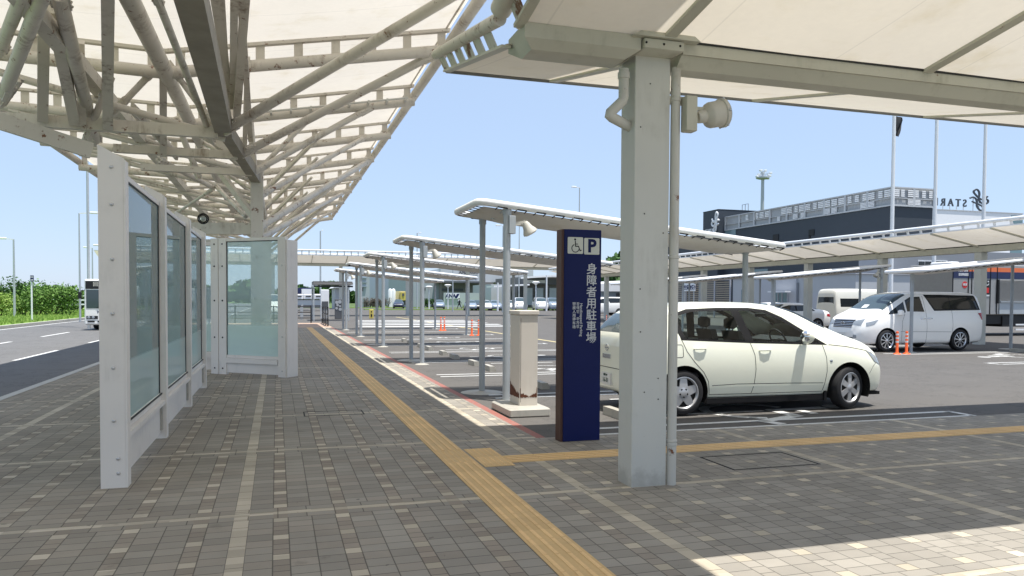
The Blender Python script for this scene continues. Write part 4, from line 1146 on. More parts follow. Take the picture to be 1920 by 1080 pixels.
# interior
mb = MB(); mb.box(.35, 3.2, -.70, .70, .50, .56); mb.prism([(2.85, -.66, .6), (3.3, -.66, .6), (3.3, -.66, 1.0), (3.05, -.66, 1.02), (2.85, -.66, .96)], (0, 1.32, 0)); mb.build('cabin_floor', 'interior', HB)
for name, sx, ys_ in (('front_seat', 2.05, (-.36, .36)), ('rear_seat', 1.15, (-.36, .36))):
    for y_ in ys_:
        mb = MB(); mb.cbox(sx-.02, sx+.48, y_-.24, y_+.24, .56, .72, .03); mb.prism([(sx+.05, y_-.22, .68), (sx-.05, y_-.22, .68), (sx-.17, y_-.19, 1.12), (sx-.07, y_-.19, 1.12)], (0, .42, 0)); st_ = mb.build(name, 'seat_cloth', HB)
        mb = MB(); mb.cbox(sx-.21, sx-.11, y_-.12, y_+.12, 1.15, 1.31, .03); mb.tube((sx-.15, y_-.05, 1.1), (sx-.15, y_-.05, 1.18), .008); mb.tube((sx-.15, y_+.05, 1.1), (sx-.15, y_+.05, 1.18), .008); mb.build('headrest', 'seat_cloth', st_)
mb = MB(); th = R(28); mb.path([(2.70+.17*math.cos(a_)*math.sin(th)*-1, -.36+.18*math.sin(a_), .98+.18*math.cos(a_)*math.cos(th)) for a_ in [i*2*math.pi/20 for i in range(20)]], .013, 8, True)
mb.bar((2.70, -.52, .98), (2.70, -.20, .98), .03, .02); mb.bar((2.70, -.36, .98), (2.95, -.36, .90), .05, .05); mb.build('steering_wheel', 'interior', HB)
mb = MB(); mb.cbox(2.62, 2.66, -.13, .13, 1.31, 1.37, .01); mb.build('rear_view_mirror', 'interior', HB)
for sg in (-1, 1):
    for cx, stl, rz in ((.89, (5, .30, .22, .36), 0), (3.57, (6, .15, .20, .27), R(15))):
        wheel(HB, (cx, sg*.745, .305), .305, .18, sg, stl, 'hubcap', rz)
        well(HB, (cx, 0, .315), arch_r, sg*.835, sg*.50, None)
HB.location = (4.36, 9.93, 0); HB.rotation_euler = (0, 0, R(-.6))

# ---- generic builder for the other cars (nose +x)
def car(label, cat, T, paint, wheels_, side_glass, trim, screen, rear, detail=90, name='parked_car', group=None, nh=34, wheel_r=.32, style=(5, .12, .1, .25), grille=True, ymin=.45, lamps=None, tail=None, parts_=None):
    t_ = thing(name, label, cat, (0, 0, 0), group); s_ = Shell(T, detail, nh)
    zmid = .6
    for gi_, g_ in enumerate(side_glass): s_.region(g_, [0, 2], 20+gi_, side_c(zmid+.2, 2.6, ymin))
    if trim: s_.region(trim, [0, 2], 3, side_c(zmid+.15, 2.6, ymin))
    s_.region(screen, [0, 1], 4, lambda V: V[:, 2] > np.interp(V[:, 0], T['x'], T['zs'])+.03)
    if rear: s_.region(rear, [1, 2], 5, lambda V: V[:, 0] < 1.0)
    for cx in wheels_: s_.region(circ(cx, wheel_r+.01, wheel_r*1.16, 32), [0, 2], 9, side_c(0, wheel_r*3, .45))
    s_.bvh(); L = T['x'][-1]
    b_ = s_.part([0], 'body', [paint, 'underbody'], t_, caps=True)
    for gi_ in range(len(side_glass)):
        for q_ in (-1, 1): s_.part([20+gi_], 'side_window', ['dark_glass'], t_, sgn=q_)
    for q_ in (-1, 1): s_.part([3], 'window_trim', ['dark_plastic'], t_, sgn=q_)
    s_.part([4], 'windscreen', ['wind_glass'], t_)
    if rear: s_.part([5], 'rear_window', ['dark_glass'], t_)
    wy = max(T['wm'])-.10
    for sg in (-1, 1):
        for cx in wheels_:
            wheel(t_, (cx, sg*wy, wheel_r), wheel_r, .2, sg, style); well(t_, (cx, 0, wheel_r+.01), wheel_r*1.16, sg*(wy+.08), sg*(wy-.25), None)
        for nm, mat, q, hw, sx in (lamps or []):
            mb = MB(); s_.patch(mb, [(a_*(sg if hw == 'end' else 1), c_) for a_, c_ in q], .008, hw, sg if hw == 'side' else sx, 6)
            if mb.v: mb.build(nm, mat, t_, recalc=False)
    return t_, s_, b_
TS = dict(  # saloon / generic
 x = [0, .05, .15, .40, .95, 1.35, 1.8, 2.4, 2.8, 3.2, 3.6, 4.0, 4.4, 4.6, 4.70],
 zt= [.80, .98, 1.06, 1.12, 1.26, 1.42, 1.48, 1.48, 1.42, 1.22, 1.04, .97, .86, .74, .60],
 zb= [.42, .32, .27, .24, .2, .2, .2, .2, .2, .2, .2, .2, .22, .25, .34],
 zs= [.74, .90, .97, 1.0, 1.0, .99, .98, .97, .96, .95, .92, .87, .78, .66, .54],
 ws= [.62, .70, .76, .80, .83, .83, .83, .83, .83, .83, .82, .80, .72, .62, .5],
 wm= [.66, .76, .82, .86, .885, .89, .89, .89, .89, .89, .885, .87, .80, .70, .56],
 wr= [.54, .60, .64, .66, .58, .57, .58, .58, .58, .62, .70, .70, .64, .54, .42])
def saloon(label, paint, group=None, **k):
    return car(label, 'car', TS, paint, (.93, 3.72), [[(1.2, 1.24), (1.6, 1.33), (2.05, 1.34), (2.1, 1.05), (1.05, 1.08)], [(2.15, 1.34), (2.5, 1.33), (2.85, 1.24), (3.18, 1.06), (2.17, 1.05)]], [(1.15, 1.26), (1.6, 1.35), (2.5, 1.35), (2.88, 1.26), (3.25, 1.035), (.98, 1.06)],
        [(2.75, -.56), (3.45, -.66), (3.5, 0), (3.45, .66), (2.75, .56)], [(-.55, 1.36), (.55, 1.36), (.62, 1.15), (-.62, 1.15)], group=group,
        lamps=[('headlight', 'headlamp', [(.42, .62), (.66, .62), (.66, .76), (.45, .72)], 'end', 1), ('tail_light', 'tail_red', [(.45, .74), (.66, .74), (.66, .90), (.45, .90)], 'end', -1), ('tail_light', 'tail_red', [(.04, .74), (.35, .80), (.30, .93), (.06, .90)], 'side', 1)], **k)
TM = dict(  # minivan
 x = [0, .04, .12, .25, .6, 1.5, 2.5, 3.0, 3.35, 3.75, 4.15, 4.45, 4.68, 4.80, 4.86],
 zt= [1.2, 1.62, 1.80, 1.85, 1.885, 1.89, 1.88, 1.84, 1.74, 1.50, 1.26, 1.14, 1.02, .86, .66],
 zb= [.42, .30, .26, .24, .22, .21, .21, .21, .21, .21, .21, .21, .21, .23, .32],
 zs= [1.0, 1.20, 1.24, 1.25, 1.25, 1.25, 1.23, 1.21, 1.18, 1.13, 1.08, 1.02, .90, .76, .58],
 ws= [.72, .80, .84, .86, .87, .875, .875, .875, .875, .87, .85, .81, .72, .62, .50],
 wm= [.76, .84, .88, .90, .91, .915, .915, .915, .915, .915, .91, .88, .80, .70, .58],
 wr= [.60, .66, .68, .69, .70, .705, .70, .69, .68, .72, .76, .74, .66, .56, .46])
def minivan(label, paint, group=None, detail=90, nh=34, **k):
    return car(label, 'minivan', TM, paint, (1.02, 3.92), [[(.32, 1.72), (1.355, 1.74), (1.355, 1.33), (.12+.1, 1.34)], [(1.375, 1.74), (2.30, 1.74), (2.02, 1.31), (1.375, 1.33)], [(2.52, 1.72), (2.9, 1.70), (3.12, 1.60), (3.12, 1.25), (2.45, 1.24)], [(3.18, 1.56), (3.75, 1.24), (3.85, 1.15), (3.18, 1.22)]],
        [(.13, 1.30), (.26, 1.765), (1.6, 1.785), (2.36, 1.785), (2.06, 1.27), (1.2, 1.285)], [(3.05, -.66), (3.98, -.74), (4.06, 0), (3.98, .74), (3.05, .66), (2.98, 0)], [(-.66, 1.70), (.66, 1.70), (.70, 1.25), (-.70, 1.25)], detail=detail, nh=nh, group=group, name='minivan', wheel_r=.34, style=(9, .045, .07, .2),
        lamps=[('headlight', 'headlamp', [(.40, .86), (.70, .80), (.72, 1.02), (.44, .95)], 'end', 1), ('headlight', 'headlamp', [(4.22, 1.00), (4.62, .90), (4.64, .78), (4.40, .84)], 'side', 1), ('tail_light', 'tail_red', [(.03, 1.0), (.12, .98), (.28, 1.20), (.03, 1.22)], 'side', 1), ('fog_light', 'headlamp', [(.50, .42), (.62, .42), (.62, .52), (.50, .52)], 'end', 1)], **k)
mv, ms, mb_ = minivan('white minivan with chrome grille parked nose left under the right shelter', 'pearl', None, 150, 56)
mv.location = (22.0, 20.0, 0); mv.rotation_euler = (0, 0, R(180))
line_set(ms, mb_, [[(2.42, 1.74), (2.40, 1.2), (2.38, .7), (2.38, .26)], [(3.22, 1.20), (3.34, .95), (3.36, .6), (3.34, .26)], [(1.36, 1.30), (1.34, .8), (1.36, .5), (1.40, .26)], [(1.4, .265), (3.34, .265)], [(3.4, .62), (1.4, .60)]], .009)
for sg in (-1, 1):
    for hx in (2.26, 2.54):
        p_, n_ = ms.side(hx, 1.03, sg); mb = MB(); mb.path([p_+Vector((-.10, 0, 0)), p_+Vector((-.06, sg*.03, 0)), p_+Vector((.06, sg*.03, 0)), p_+Vector((.10, 0, 0))], .014, 8); mb.build('door_handle', 'chrome', mb_)
    mb = MB(); mb.cbox(3.46, 3.58, min(sg*.93, sg*1.10), max(sg*.93, sg*1.10), 1.12, 1.30, .03); mb.bar((3.5, sg*.86, 1.14), (3.5, sg*.95, 1.17), .05, .05); mb.build('door_mirror', 'pearl', mv)
mb = MB(); ms.patch(mb, [(-.40, .74), (.40, .74), (.46, .99), (-.46, .99)], .006, 'end', 1, 8); gr = mb.build('grille', 'dark_plastic', mv, recalc=False)
mb = MB()
for k in range(5):
    z_ = .77+.05*k; row = [ms.endx(-.42+.084*i, z_, 1)[0]+Vector((.014, 0, 0)) for i in range(11)]; mb.path(row, .011, 6)
mb.build('grille_bars', 'chrome', gr)
mb = MB(); c_ = ms.endx(0, .87, 1)[0]+Vector((.03, 0, 0)); mb.path([c_+Vector((0, .075*math.cos(i*math.pi/8), .055*math.sin(i*math.pi/8))) for i in range(16)], .008, 6, True); mb.bar(c_+Vector((0, -.03, -.05)), c_+Vector((0, -.02, .05)), .012, .012); mb.bar(c_+Vector((0, .03, -.05)), c_+Vector((0, .02, .05)), .012, .012); mb.bar(c_+Vector((0, -.03, 0)), c_+Vector((0, .03, 0)), .012, .012); mb.build('emblem', 'chrome', gr)
mb = MB(); ms.patch(mb, [(-.52, .33), (.52, .33), (.48, .44), (-.48, .44)], .006, 'end', 1, 8); mb.build('lower_intake', 'dark_plastic', mv, recalc=False)
mb = MB(); p_ = ms.endx(0, .5, 1)[0]; mb.box(p_.x, p_.x+.02, -.165, .165, .42, .585); pl = mb.build('number_plate', 'plate_white', mv)
q = text_mb('76-60', .09, .001, .002); q.xf(Matrix.Rotation(R(90), 4, 'Z')); q.xf(Matrix.Translation((p_.x+.022, 0, .48))); q.build('plate_number', 'plate_green', pl, recalc=False)
mb = MB(); mb.box(4.02, 4.03, -.26, -.10, 1.16, 1.32); 
mb = MB(); mb.prism([(3.95, -.16, 1.27), (3.95, .06, 1.27), (3.78, .06, 1.40), (3.78, -.16, 1.40)], (-.004, 0, -.006)); mb.xf(Matrix.Translation((.06, 0, .06))); mb.build('permit_card', 'plate_white', mv)

# white saloon behind (tail towards the minivan)
sa, _, _ = saloon('white saloon parked behind the cream hatchback, tail lamp towards the minivan', 'white_car', None, name='parked_car'); sa.location = (27.4, 33.5, 0); sa.rotation_euler = (0, 0, R(180))
sb, _, _ = saloon('second white car mostly hidden behind the white saloon', 'white_car', None, name='parked_car'); sb.location = (30.8, 39.5, 0); sb.rotation_euler = (0, 0, R(180))

# ivory high-roof van seen from behind/side
TV = dict(
 x = [0, .03, .1, .2, 1.5, 3.2, 3.7, 4.1, 4.45, 4.62, 4.70],
 zt= [1.5, 2.10, 2.22, 2.26, 2.28, 2.26, 2.15, 1.70, 1.25, 1.0, .8],
 zb= [.42, .35, .3, .26, .25, .25, .25, .25, .25, .3, .4],
 zs= [1.1, 1.18, 1.2, 1.2, 1.2, 1.2, 1.18, 1.15, 1.05, .9, .7],
 ws= [.78, .83, .85, .86, .86, .86, .86, .85, .82, .76, .66],
 wm= [.80, .85, .87, .88, .88, .88, .88, .88, .86, .80, .70],
 wr= [.66, .70, .71, .72, .73, .73, .72, .74, .74, .68, .6])
vn, vs_, vb_ = car('ivory high-roof van parked behind the white minivan', 'van', TV, 'ivory_car', (.95, 3.5), [[(.3, 1.72), (1.7, 1.72), (1.7, 1.25), (.3, 1.25)], [(1.8, 1.72), (2.75, 1.72), (2.75, 1.25), (1.8, 1.25)], [(2.9, 1.72), (3.6, 1.68), (3.85, 1.22), (2.9, 1.22)]], None,
      [(3.72, -.66), (4.28, -.72), (4.28, .72), (3.72, .66)], [(-.62, 1.80), (.62, 1.80), (.66, 1.30), (-.66, 1.30)], name='van', wheel_r=.33)
vn.location = (29.4, 35.6, 0); vn.rotation_euler = (0, 0, R(0))

# distant cars across the road
FAR = [('c', 'navy_car', 'dark blue car facing the camera on the far road left of the silver-blue car', 19.9, 129.5, -100), ('c', 'silver_blue', 'silver-blue car facing the camera on the far road beside the walking person', 25.6, 124, -100)]
for kind, p_, l_, x_, y_, rz in FAR:
    c_, _, _ = saloon(l_, p_, 'cars on the far road', detail=50, nh=22); c_.location = (x_, y_, 0); c_.rotation_euler = (0, 0, R(rz))
xs_ = [(880, 'silver_blue', 's'), (893, 'black_car', 's'), (907, 'white_car', 's'), (925, 'silver_blue', 's'), (950, 'white_car', 's'), (970, 'white_car', 'm'), (1008, 'white_car', 'm'), (1030, 'silver_blue', 'm')]
L8 = ['pale blue car at the left end of the distant parked row', 'black car second from the left in the distant parked row', 'white car third from the left in the distant parked row', 'silver-blue car fourth from the left in the distant row behind the shelter post',
      'white car right of the shelter post in the distant row', 'white van left of the pair right of the cabinet top', 'white van behind the street lamp in the distant parked row', 'pale van at the right end of the distant parked row beside the blue sign']
for (px_, p_, kd), l_ in zip(xs_, L8):
    q = G(px_, 584) ; q = AY(px_, 575, 108)
    c_, _, _ = (saloon if kd == 's' else minivan)(l_, p_, group='parked cars beyond the car park', detail=50, nh=22); c_.location = (q.x, 108, 0); c_.rotation_euler = (0, 0, R(-100))
kv, _, _ = minivan('small white van seen between the blue sign and the thick pillar', 'white_car', detail=50, nh=22); q = AY(1142, 590, 72); kv.location = (q.x+1.6, 72, 0); kv.rotation_euler = (0, 0, R(185))
gv, _, _ = minivan('pale green-white van seen through the angled glass screen', 'ivory_car', detail=50, nh=22); q = AY(512, 590, 66); gv.location = (q.x-.2, 66, 0); gv.rotation_euler = (0, 0, R(-90))

# ---- bus on the road
BU = thing('bus', 'white bus with dark destination panel coming along the road at the left', 'bus', (-8.1, 43, -.12))
bx0, bx1, by0, by1, zf = -9.25, -6.95, 43.0, 52.5, -.12
mb = MB(); mb.cbox(bx0, bx1, by0, by1, zf+.28, zf+2.60, .07); bb = mb.build('body', 'white_car', BU)
mb = MB(); mb.box(bx0+.06, bx1-.06, by0-.012, by0+.02, zf+2.10, zf+2.50); dp = mb.build('destination_panel', 'black', BU)
q = text_mb('回送 成田空港', .24, .002, .004); q.xf(Matrix.Translation(((bx0+bx1)/2, by0-.016, zf+2.33))); q.build('destination_text', 'lamp_cream', dp, recalc=False)
mb = MB(); mb.box(bx0+.09, bx1-.09, by0-.014, by0+.02, zf+1.12, zf+2.06); ws_ = mb.build('windscreen', 'wind_glass', BU)
mb = MB(); mb.box(-8.115, -8.085, by0-.018, by0-.013, zf+1.12, zf+2.06); mb.bar((-8.7, by0-.02, zf+1.14), (-8.3, by0-.02, zf+1.35), .02, .02); mb.bar((-7.9, by0-.02, zf+1.14), (-7.5, by0-.02, zf+1.35), .02, .02); mb.build('wipers', 'black', ws_)
q = text_mb('NARITA', .18, .002, .006); q.xf(Matrix.Translation((-8.35, by0-.004, zf+.93))); q.build('front_lettering', 'navy', bb, recalc=False)
for x_ in (-8.9, -7.3):
    mb = MB(); mb.box(x_-.26, x_+.26, by0-.02, by0+.02, zf+.58, zf+.74); hl = mb.build('headlight', 'black', BU)
    mb = MB()
    for k in (-.15, .05): mb.lathe([(.07, 0), (.05, .012)], (x_+k, by0-.02, zf+.66), (0, -1, 0), 14)
    mb.build('lamp_glass', 'headlamp', hl)
mb = MB()
for x_ in (-8.95, -8.5, -7.7, -7.25): mb.box(x_-.16, x_+.16, by0-.012, by0+.01, zf+.42, zf+.50)
mb.build('front_vents', 'black', BU)
mb = MB(); mb.box(bx1-.01, bx1+.012, by0+.4, by1-.4, zf+1.25, zf+2.05); mb.box(bx0-.012, bx0+.01, by0+.4, by1-.4, zf+1.25, zf+2.05); mb.build('side_windows', 'dark_glass', BU)
mb = MB(); mb.cbox(-8.7, -7.5, 43.6, 46.4, zf+2.60, zf+3.0, .12); mb.build('roof_unit', 'white_paint', BU)
for sg, x_ in ((-1, bx0+.14), (1, bx1-.14)):
    for y_ in (45.2, 50.2):
        mb = MB(); mb.lathe([(.28, -.13), (.45, -.13), (.47, -.08), (.47, .08), (.45, .13), (.26, .13)], (x_, y_, zf+.47), (1, 0, 0), 24); mb.build('wheel', 'rubber', BU)
for x_ in (bx0-.14, bx1+.14):
    mb = MB(); mb.cbox(x_-.08, x_+.08, by0-.28, by0-.20, zf+1.60, zf+1.95, .02); mb.bar((x_, by0-.2, zf+1.98), (-8.1+(x_+8.1)*.85, by0+.05, zf+2.05), .03, .03); mb.build('mirror', 'black', BU)

# ---- box lorry at the right edge
plain('lorry_silver', (.33, .33, .325), .45, .2, var=.1); plain('stripe_orange', (.72, .17, .06), .5); plain('stripe_navy', (.02, .03, .09), .5); plain('logo_red', (.6, .03, .03), .5)
TR = thing('box_lorry', 'silver box lorry with orange and navy stripes behind the white minivan', 'lorry', (33, 28, 0))
mb = MB(); mb.cbox(29.1, 38.6, 27.0, 29.4, .98, 3.28, .03); lb = mb.build('cargo_box', 'lorry_silver', TR)
mb = MB(); mb.box(29.13, 38.5, 26.990, 26.998, 2.95, 3.15); mb.build('orange_stripe', 'stripe_orange', lb)
mb = MB(); mb.box(29.13, 38.5, 26.988, 26.996, 2.64, 2.95); mb.build('navy_stripe', 'stripe_navy', lb)
mb = MB()
for x_ in (29.15, 30.05, 30.25, 31.35, 31.75): mb.box(x_-.015, x_+.015, 26.975, 26.999, 1.0, 3.26)
mb.box(31.72, 31.82, 26.93, 27.0, 1.5, 2.6); mb.build('door_frames', 'dark_plastic', lb)
mb = MB()
for k in range(22): mb.prism([(31.9, 26.985, 1.62+k*.045), (31.9, 26.955, 1.635+k*.045), (31.9, 26.985, 1.655+k*.045)], (6.5, 0, 0))
mb.build('shutter_slats', 'lorry_silver', lb)
mb = MB(); mb.box(31.9, 38.5, 26.96, 26.998, 1.02, 1.52); mb.box(31.9, 38.5, 26.90, 26.998, 1.55, 1.60); mb.build('side_gate', 'galv', lb)
q = text_mb('NIPPON', .155, .002, .010); q.xf(Matrix.Translation((29.72, 26.984, 2.99))); q.build('lettering', 'sign_text', lb, recalc=False)
q = text_mb('EXPRESS', .155, .002, .010); q.xf(Matrix.Translation((29.76, 26.984, 2.80))); q.build('lettering', 'sign_text', lb, recalc=False)
mb = MB(); mb.lathe([(.155, 0), (.155, .006)], (29.85, 26.996, 2.34), (0, -1, 0), 24); lg = mb.build('round_badge', 'logo_red', lb)
q = text_mb('通運', .13, .002, .004); q.xf(Matrix.Translation((29.85, 26.985, 2.34))); q.build('badge_lettering', 'sign_text', lg, recalc=False)
mb = MB(); mb.box(31.02, 31.30, 26.985, 26.997, 1.80, 2.58); pn = mb.build('black_panel', 'black', lb)
q = text_mb('じ', .26, .002, .01); q.xf(Matrix.Translation((31.16, 26.982, 2.42))); q.build('lettering', 'sign_text', pn, recalc=False)
mb = MB(); mb.box(31.09, 31.26, 26.981, 26.985, 1.98, 2.22); mb.build('red_patch', 'logo_red', pn)
mb = MB(); mb.box(31.04, 31.30, 26.981, 26.985, 1.82, 1.90); mb.build('caption_strip', 'sign_text', pn)
mb = MB(); mb.box(29.4, 38.4, 27.1, 29.3, .55, .98); mb.box(32.2, 34.8, 27.05, 29.3, .42, .9); mb.build('chassis', 'black', TR)
for x_ in (30.6, 36.2, 37.5):
    mb = MB(); mb.lathe([(.26, -.14), (.46, -.14), (.49, -.08), (.49, .12), (.46, .16), (.28, .16), (.2, .05)], (x_, 27.25, .48), (0, -1, 0), 24); mb.build('wheel', 'rubber', TR)
mb = MB(); mb.box(33.0, 35.6, 27.03, 27.08, .25, .32); mb.box(33.0, 35.6, 27.03, 27.08, .48, .55); mb.build('side_guard', 'white_paint', TR)
mb = MB(); mb.cbox(29.7, 30.2, 27.6, 28.8, 3.28, 3.42, .04); mb.build('roof_vent', 'white_paint', TR)
CN = thing('traffic_cone', 'red and white traffic cone under an orange bar behind the white minivan tail', 'traffic cone', (27.2, 24.6, 0))
mb = MB(); mb.box(26.95, 27.45, 24.4, 24.8, -.01, .04); mb.lathe([(.17, .03), (.035, .62)], (27.2, 24.6, 0), n=16); mb.build('cone_body', 'logo_red', CN)
mb = MB(); mb.lathe([(.137, .17), (.105, .30)], (27.2, 24.6, 0), n=16); mb.lathe([(.085, .42), (.063, .50)], (27.2, 24.6, 0), n=16); mb.build('white_bands', 'reflect_white', CN)
mb = MB(); mb.bar((26.5, 24.6, .68), (27.6, 24.6, .68), .07, .13); mb.build('bar', 'orange', CN)

# ============================================================= walkway canopies beyond the car park
def walkway(name, label, along, c0, s0, s1, hw, zg, ze, cols, ribs, tube_dz=.18, near=-1, post=.30):
    """along: 'y' or 'x'; c0: coordinate of the gutter across; near: side facing the camera"""
    P = (lambda a_, s_, z_: (c0+a_, s_, z_)) if along == 'y' else (lambda a_, s_, z_: (s_, c0+a_, z_))
    t_ = thing(name, label, 'canopy', P(0, (s0+s1)/2, 0))
    mb = MB()
    for sg in (-1, 1):
        rows = []
        n = 160
        for i in range(n+1):
            s_ = s0+(s1-s0)*i/n; d = min(abs(s_-r_) for r_ in ribs); g_ = min(1, d/1.0)
            rows.append([P(sg*(.15+(hw-.15)*j/6), s_, zg+.25+(ze-zg-.25)*j/6-.06*g_*math.sin(math.pi*j/6)) for j in range(7)])
        mb.grid(rows)
    mb.build('membrane', 'pvc_far', t_, recalc=False)
    mb = MB(); mb.bar(P(0, s0, zg+.11), P(0, s1, zg+.11), .34, .22); mb.build('gutter', 'gutter_paint', t_)
    mb = MB(); mb.bar(P(-.16, s0, zg+.24), P(-.16, s1, zg+.24), .03, .04); mb.bar(P(.16, s0, zg+.24), P(.16, s1, zg+.24), .03, .04); mb.build('gasket', 'dark_plastic', t_)
    for sg in (-1, 1):
        mb = MB(); mb.tube(P(sg*(hw+.05), s0, ze+tube_dz), P(sg*(hw+.05), s1, ze+tube_dz), .07 if hw < 3 else .09, n=10); mb.bar(P(sg*hw, s0, ze-.01), P(sg*hw, s1, ze-.01), .04, .04)
        mb.build('edge_tube', 'white_tube', t_)
        if sg > 0: continue
        k = min(95, int((s1-s0)/.6))
        for i in range(k):
            s_ = s1-.3-i*.6 if along == 'x' else s0+9+i*.6
            if s0 < s_ < s1: MB().bar(P(sg*hw, s_, ze), P(sg*(hw+.05), s_, ze+tube_dz), .10, .02).build('standoff', 'white_tube', t_)
    for r_ in ribs:
        mb = MB()
        for sg in (-1, 1): mb.bar(P(sg*.12, r_, zg+.20), P(sg*hw, r_, ze-.05), .05 if (ribs.index(r_) % 2) else .07, .05)
        mb.build('rib', 'gutter_paint', t_)
    for c_ in cols:
        a_ = P(0, c_, 0); mb = MB(); mb.cbox(a_[0]-post/2, a_[0]+post/2, a_[1]-post/2, a_[1]+post/2, -.02, zg, .01); mb.build('column', 'pillar_paint', t_)
    return t_
cy_ = [12.3+4.78*k for k in range(0, 11)]
walkway('walkway_canopy', 'long cream membrane walkway canopy running along the far side of the car park', 'y', 24.9, 5.5, 62, 2.35, 3.40, 4.05, cy_, [12.3-4.78+2.39*k for k in range(0, 23)])
walkway('walkway_canopy', 'distant cream walkway canopy crossing above the far end of the pavement', 'x', 71.0, -14, 27, 2.6, 4.50, 5.35, [-6.2, -.3, 5.6, 11.7, 17.5, 23.3], [-12+3*k for k in range(13)], .40)

# ============================================================= dark airline building on the right
plain('charcoal_wall', (.045, .055, .068), .6, var=.08, scale=2); plain('white_wall', (.84, .84, .84), .6, var=.04); plain('screen_metal', (.50, .51, .52), .5, .0, var=.08); plain('screen_back', (.38, .39, .40), .6, var=.15)
plain('annex_blue', (.45, .465, .48), .7, var=.05, scale=1); plain('annex_pale', (.46, .47, .50), .7, var=.05); plain('annex_grey', (.24, .255, .28), .7, var=.06)
plain('teal_glass', (.16, .24, .26), .15, var=.1)
DB = thing('airline_building', 'dark charcoal building with a louvred roof screen and white wing behind the right canopy', 'building', (52, 62, 0))
mb = MB(); mb.box(47.5, 51.7, 50, 90, -.1, 9.30); mb.box(51.7, 58, 56, 90, -.1, 9.1); mb.build('wall', 'charcoal_wall', DB)
mb = MB(); mb.box(51.72, 61.5, 50.02, 55.98, -.1, 9.18); ww = mb.build('white_wing', 'white_wall', DB)
mb = MB(); mb.box(60.2, 61.52, 49.99, 51.6, 5.2, 9.02); mb.build('corner_glass', 'teal_glass', ww)
mb = MB(); mb.box(51.70, 61.55, 49.96, 56.0, 9.18, 9.24); mb.build('parapet_cap', 'screen_metal', ww)
# tower with the emblem
zt_ = AX(1357, 394.5, 47.5).z
mb = MB(); mb.box(46.6, 55, 73.9, 77.0, -.1, zt_); tw = mb.build('tower', 'charcoal_wall', DB)
mb = MB(); mb.box(46.58, 55.02, 73.88, 77.02, zt_, zt_+.08); mb.build('parapet_cap', 'black', tw)
def script_f(scale, thick):
    """looped double-S emblem as round strokes in the XZ plane, facing -Y"""
    st = []
    st.append([(-.30, .20), (-.22, .10), (-.12, .08)])
    st.append([(.20, .42), (.10, .50), (.02, .40), (.0, .25), (.02, .05), (-.06, -.12), (-.18, -.18), (-.30, -.12), (-.32, .0), (-.24, .06), (-.12, .02), (.02, .10), (.12, .22), (.20, .34), (.20, .42)])
    st.append([(.34, .06), (.22, .12), (.12, .04), (.08, -.10), (.08, -.28), (.02, -.42), (-.08, -.50), (-.16, -.42), (-.10, -.28), (.04, -.20), (.20, -.12), (.26, -.08)])
    mb = MB()
    for s_ in st:
        n = len(s_); q = []
        for i in range(n-1):
            p0, p1, p2, p3 = s_[max(0, i-1)], s_[i], s_[i+1], s_[min(n-1, i+2)]
            for t_ in (0, .25, .5, .75): q.append(tuple(.5*(2*p1[k]+(p2[k]-p0[k])*t_+(2*p0[k]-5*p1[k]+4*p2[k]-p3[k])*t_**2+(3*p1[k]-p0[k]-3*p2[k]+p3[k])*t_**3) for k in (0, 1)))
        q.append(s_[-1]); mb.path([(a_*scale, 0, b_*scale) for a_, b_ in q], thick, 8)
    return mb
c_ = AX(1343, 411, 46.6)
mb = script_f(2.2, .10); mb.xf(Matrix.Translation((46.50, c_.y, c_.z-.35)) @ Matrix.Rotation(R(-90), 4, 'Z')); mb.build('emblem', 'white_paint', tw)
q = text_mb('STARFLYER', .42, .02, .01); q.xf(Matrix.Translation((46.56, 75.4, AX(1343, 430.5, 46.6).z)) @ Matrix.Rotation(R(-90), 4, 'Z')); q.build('lettering', 'white_paint', tw, recalc=False)
# roof screen: frames, backing and white slats for sky showing through
def screen(axis, c, a0, a1, z0, z1, name='roof_screen'):
    mb = MB(); n = max(2, int(abs(a1-a0)/2.4)); rn = random.Random(9)
    P = (lambda s_, z_, o_=0: (c+o_, s_, z_)) if axis == 'y' else (lambda s_, z_, o_=0: (s_, c+o_, z_))
    for i in range(n+1):
        s_ = a0+(a1-a0)*i/n; mb.bar(P(s_, z0), P(s_, z1), .22, .10, up=(1, 0, 0) if axis == 'y' else (0, 1, 0))
    mb.bar(P(a0, z1), P(a1, z1), .12, .10); mb.bar(P(a0, z0+.06), P(a1, z0+.06), .12, .12); mb.bar(P(a0, (z0+z1)/2-.1), P(a1, (z0+z1)/2-.1), .08, .06)
    fr_ = mb.build(name, 'screen_metal', DB)
    bk = MB(); bk.bar(P(a0, (z0+z1)/2, .12), P(a1, (z0+z1)/2, .12), .03, z1-z0-.06); bk.build('backing', 'screen_back', fr_)
    m_ = n*3; rn = random.Random(21)
    for i in range(m_):
        u = i/m_ if axis == 'y' else 0
        for zz0, zz1, pr_ in ((z0+(z1-z0)*.50, z1-.14, .8 if u < .72 else .12), (z0+.14, z0+(z1-z0)*.40, .35 if u < .6 else .12)):
            if rn.random() < pr_:
                s_ = a0+(a1-a0)*(i+.12)/m_; e_ = a0+(a1-a0)*(i+rn.choice((.62, .9, .9)))/m_; mb = MB(); k_ = 4
                for k in range(k_): z_ = zz0+(zz1-zz0)*(k+.5)/k_; mb.bar(P(s_, z_, -.03), P(e_, z_, -.03), .03, (zz1-zz0)/k_*.66)
                mb.build('sky_gap_slats', 'white_wall', fr_)  # white slat colour stands in for bright sky behind the openings
screen('y', 47.45, 49.9, 73.8, 9.30, 10.80); screen('x', 49.9, 47.5, 51.8, 9.30, 10.80)
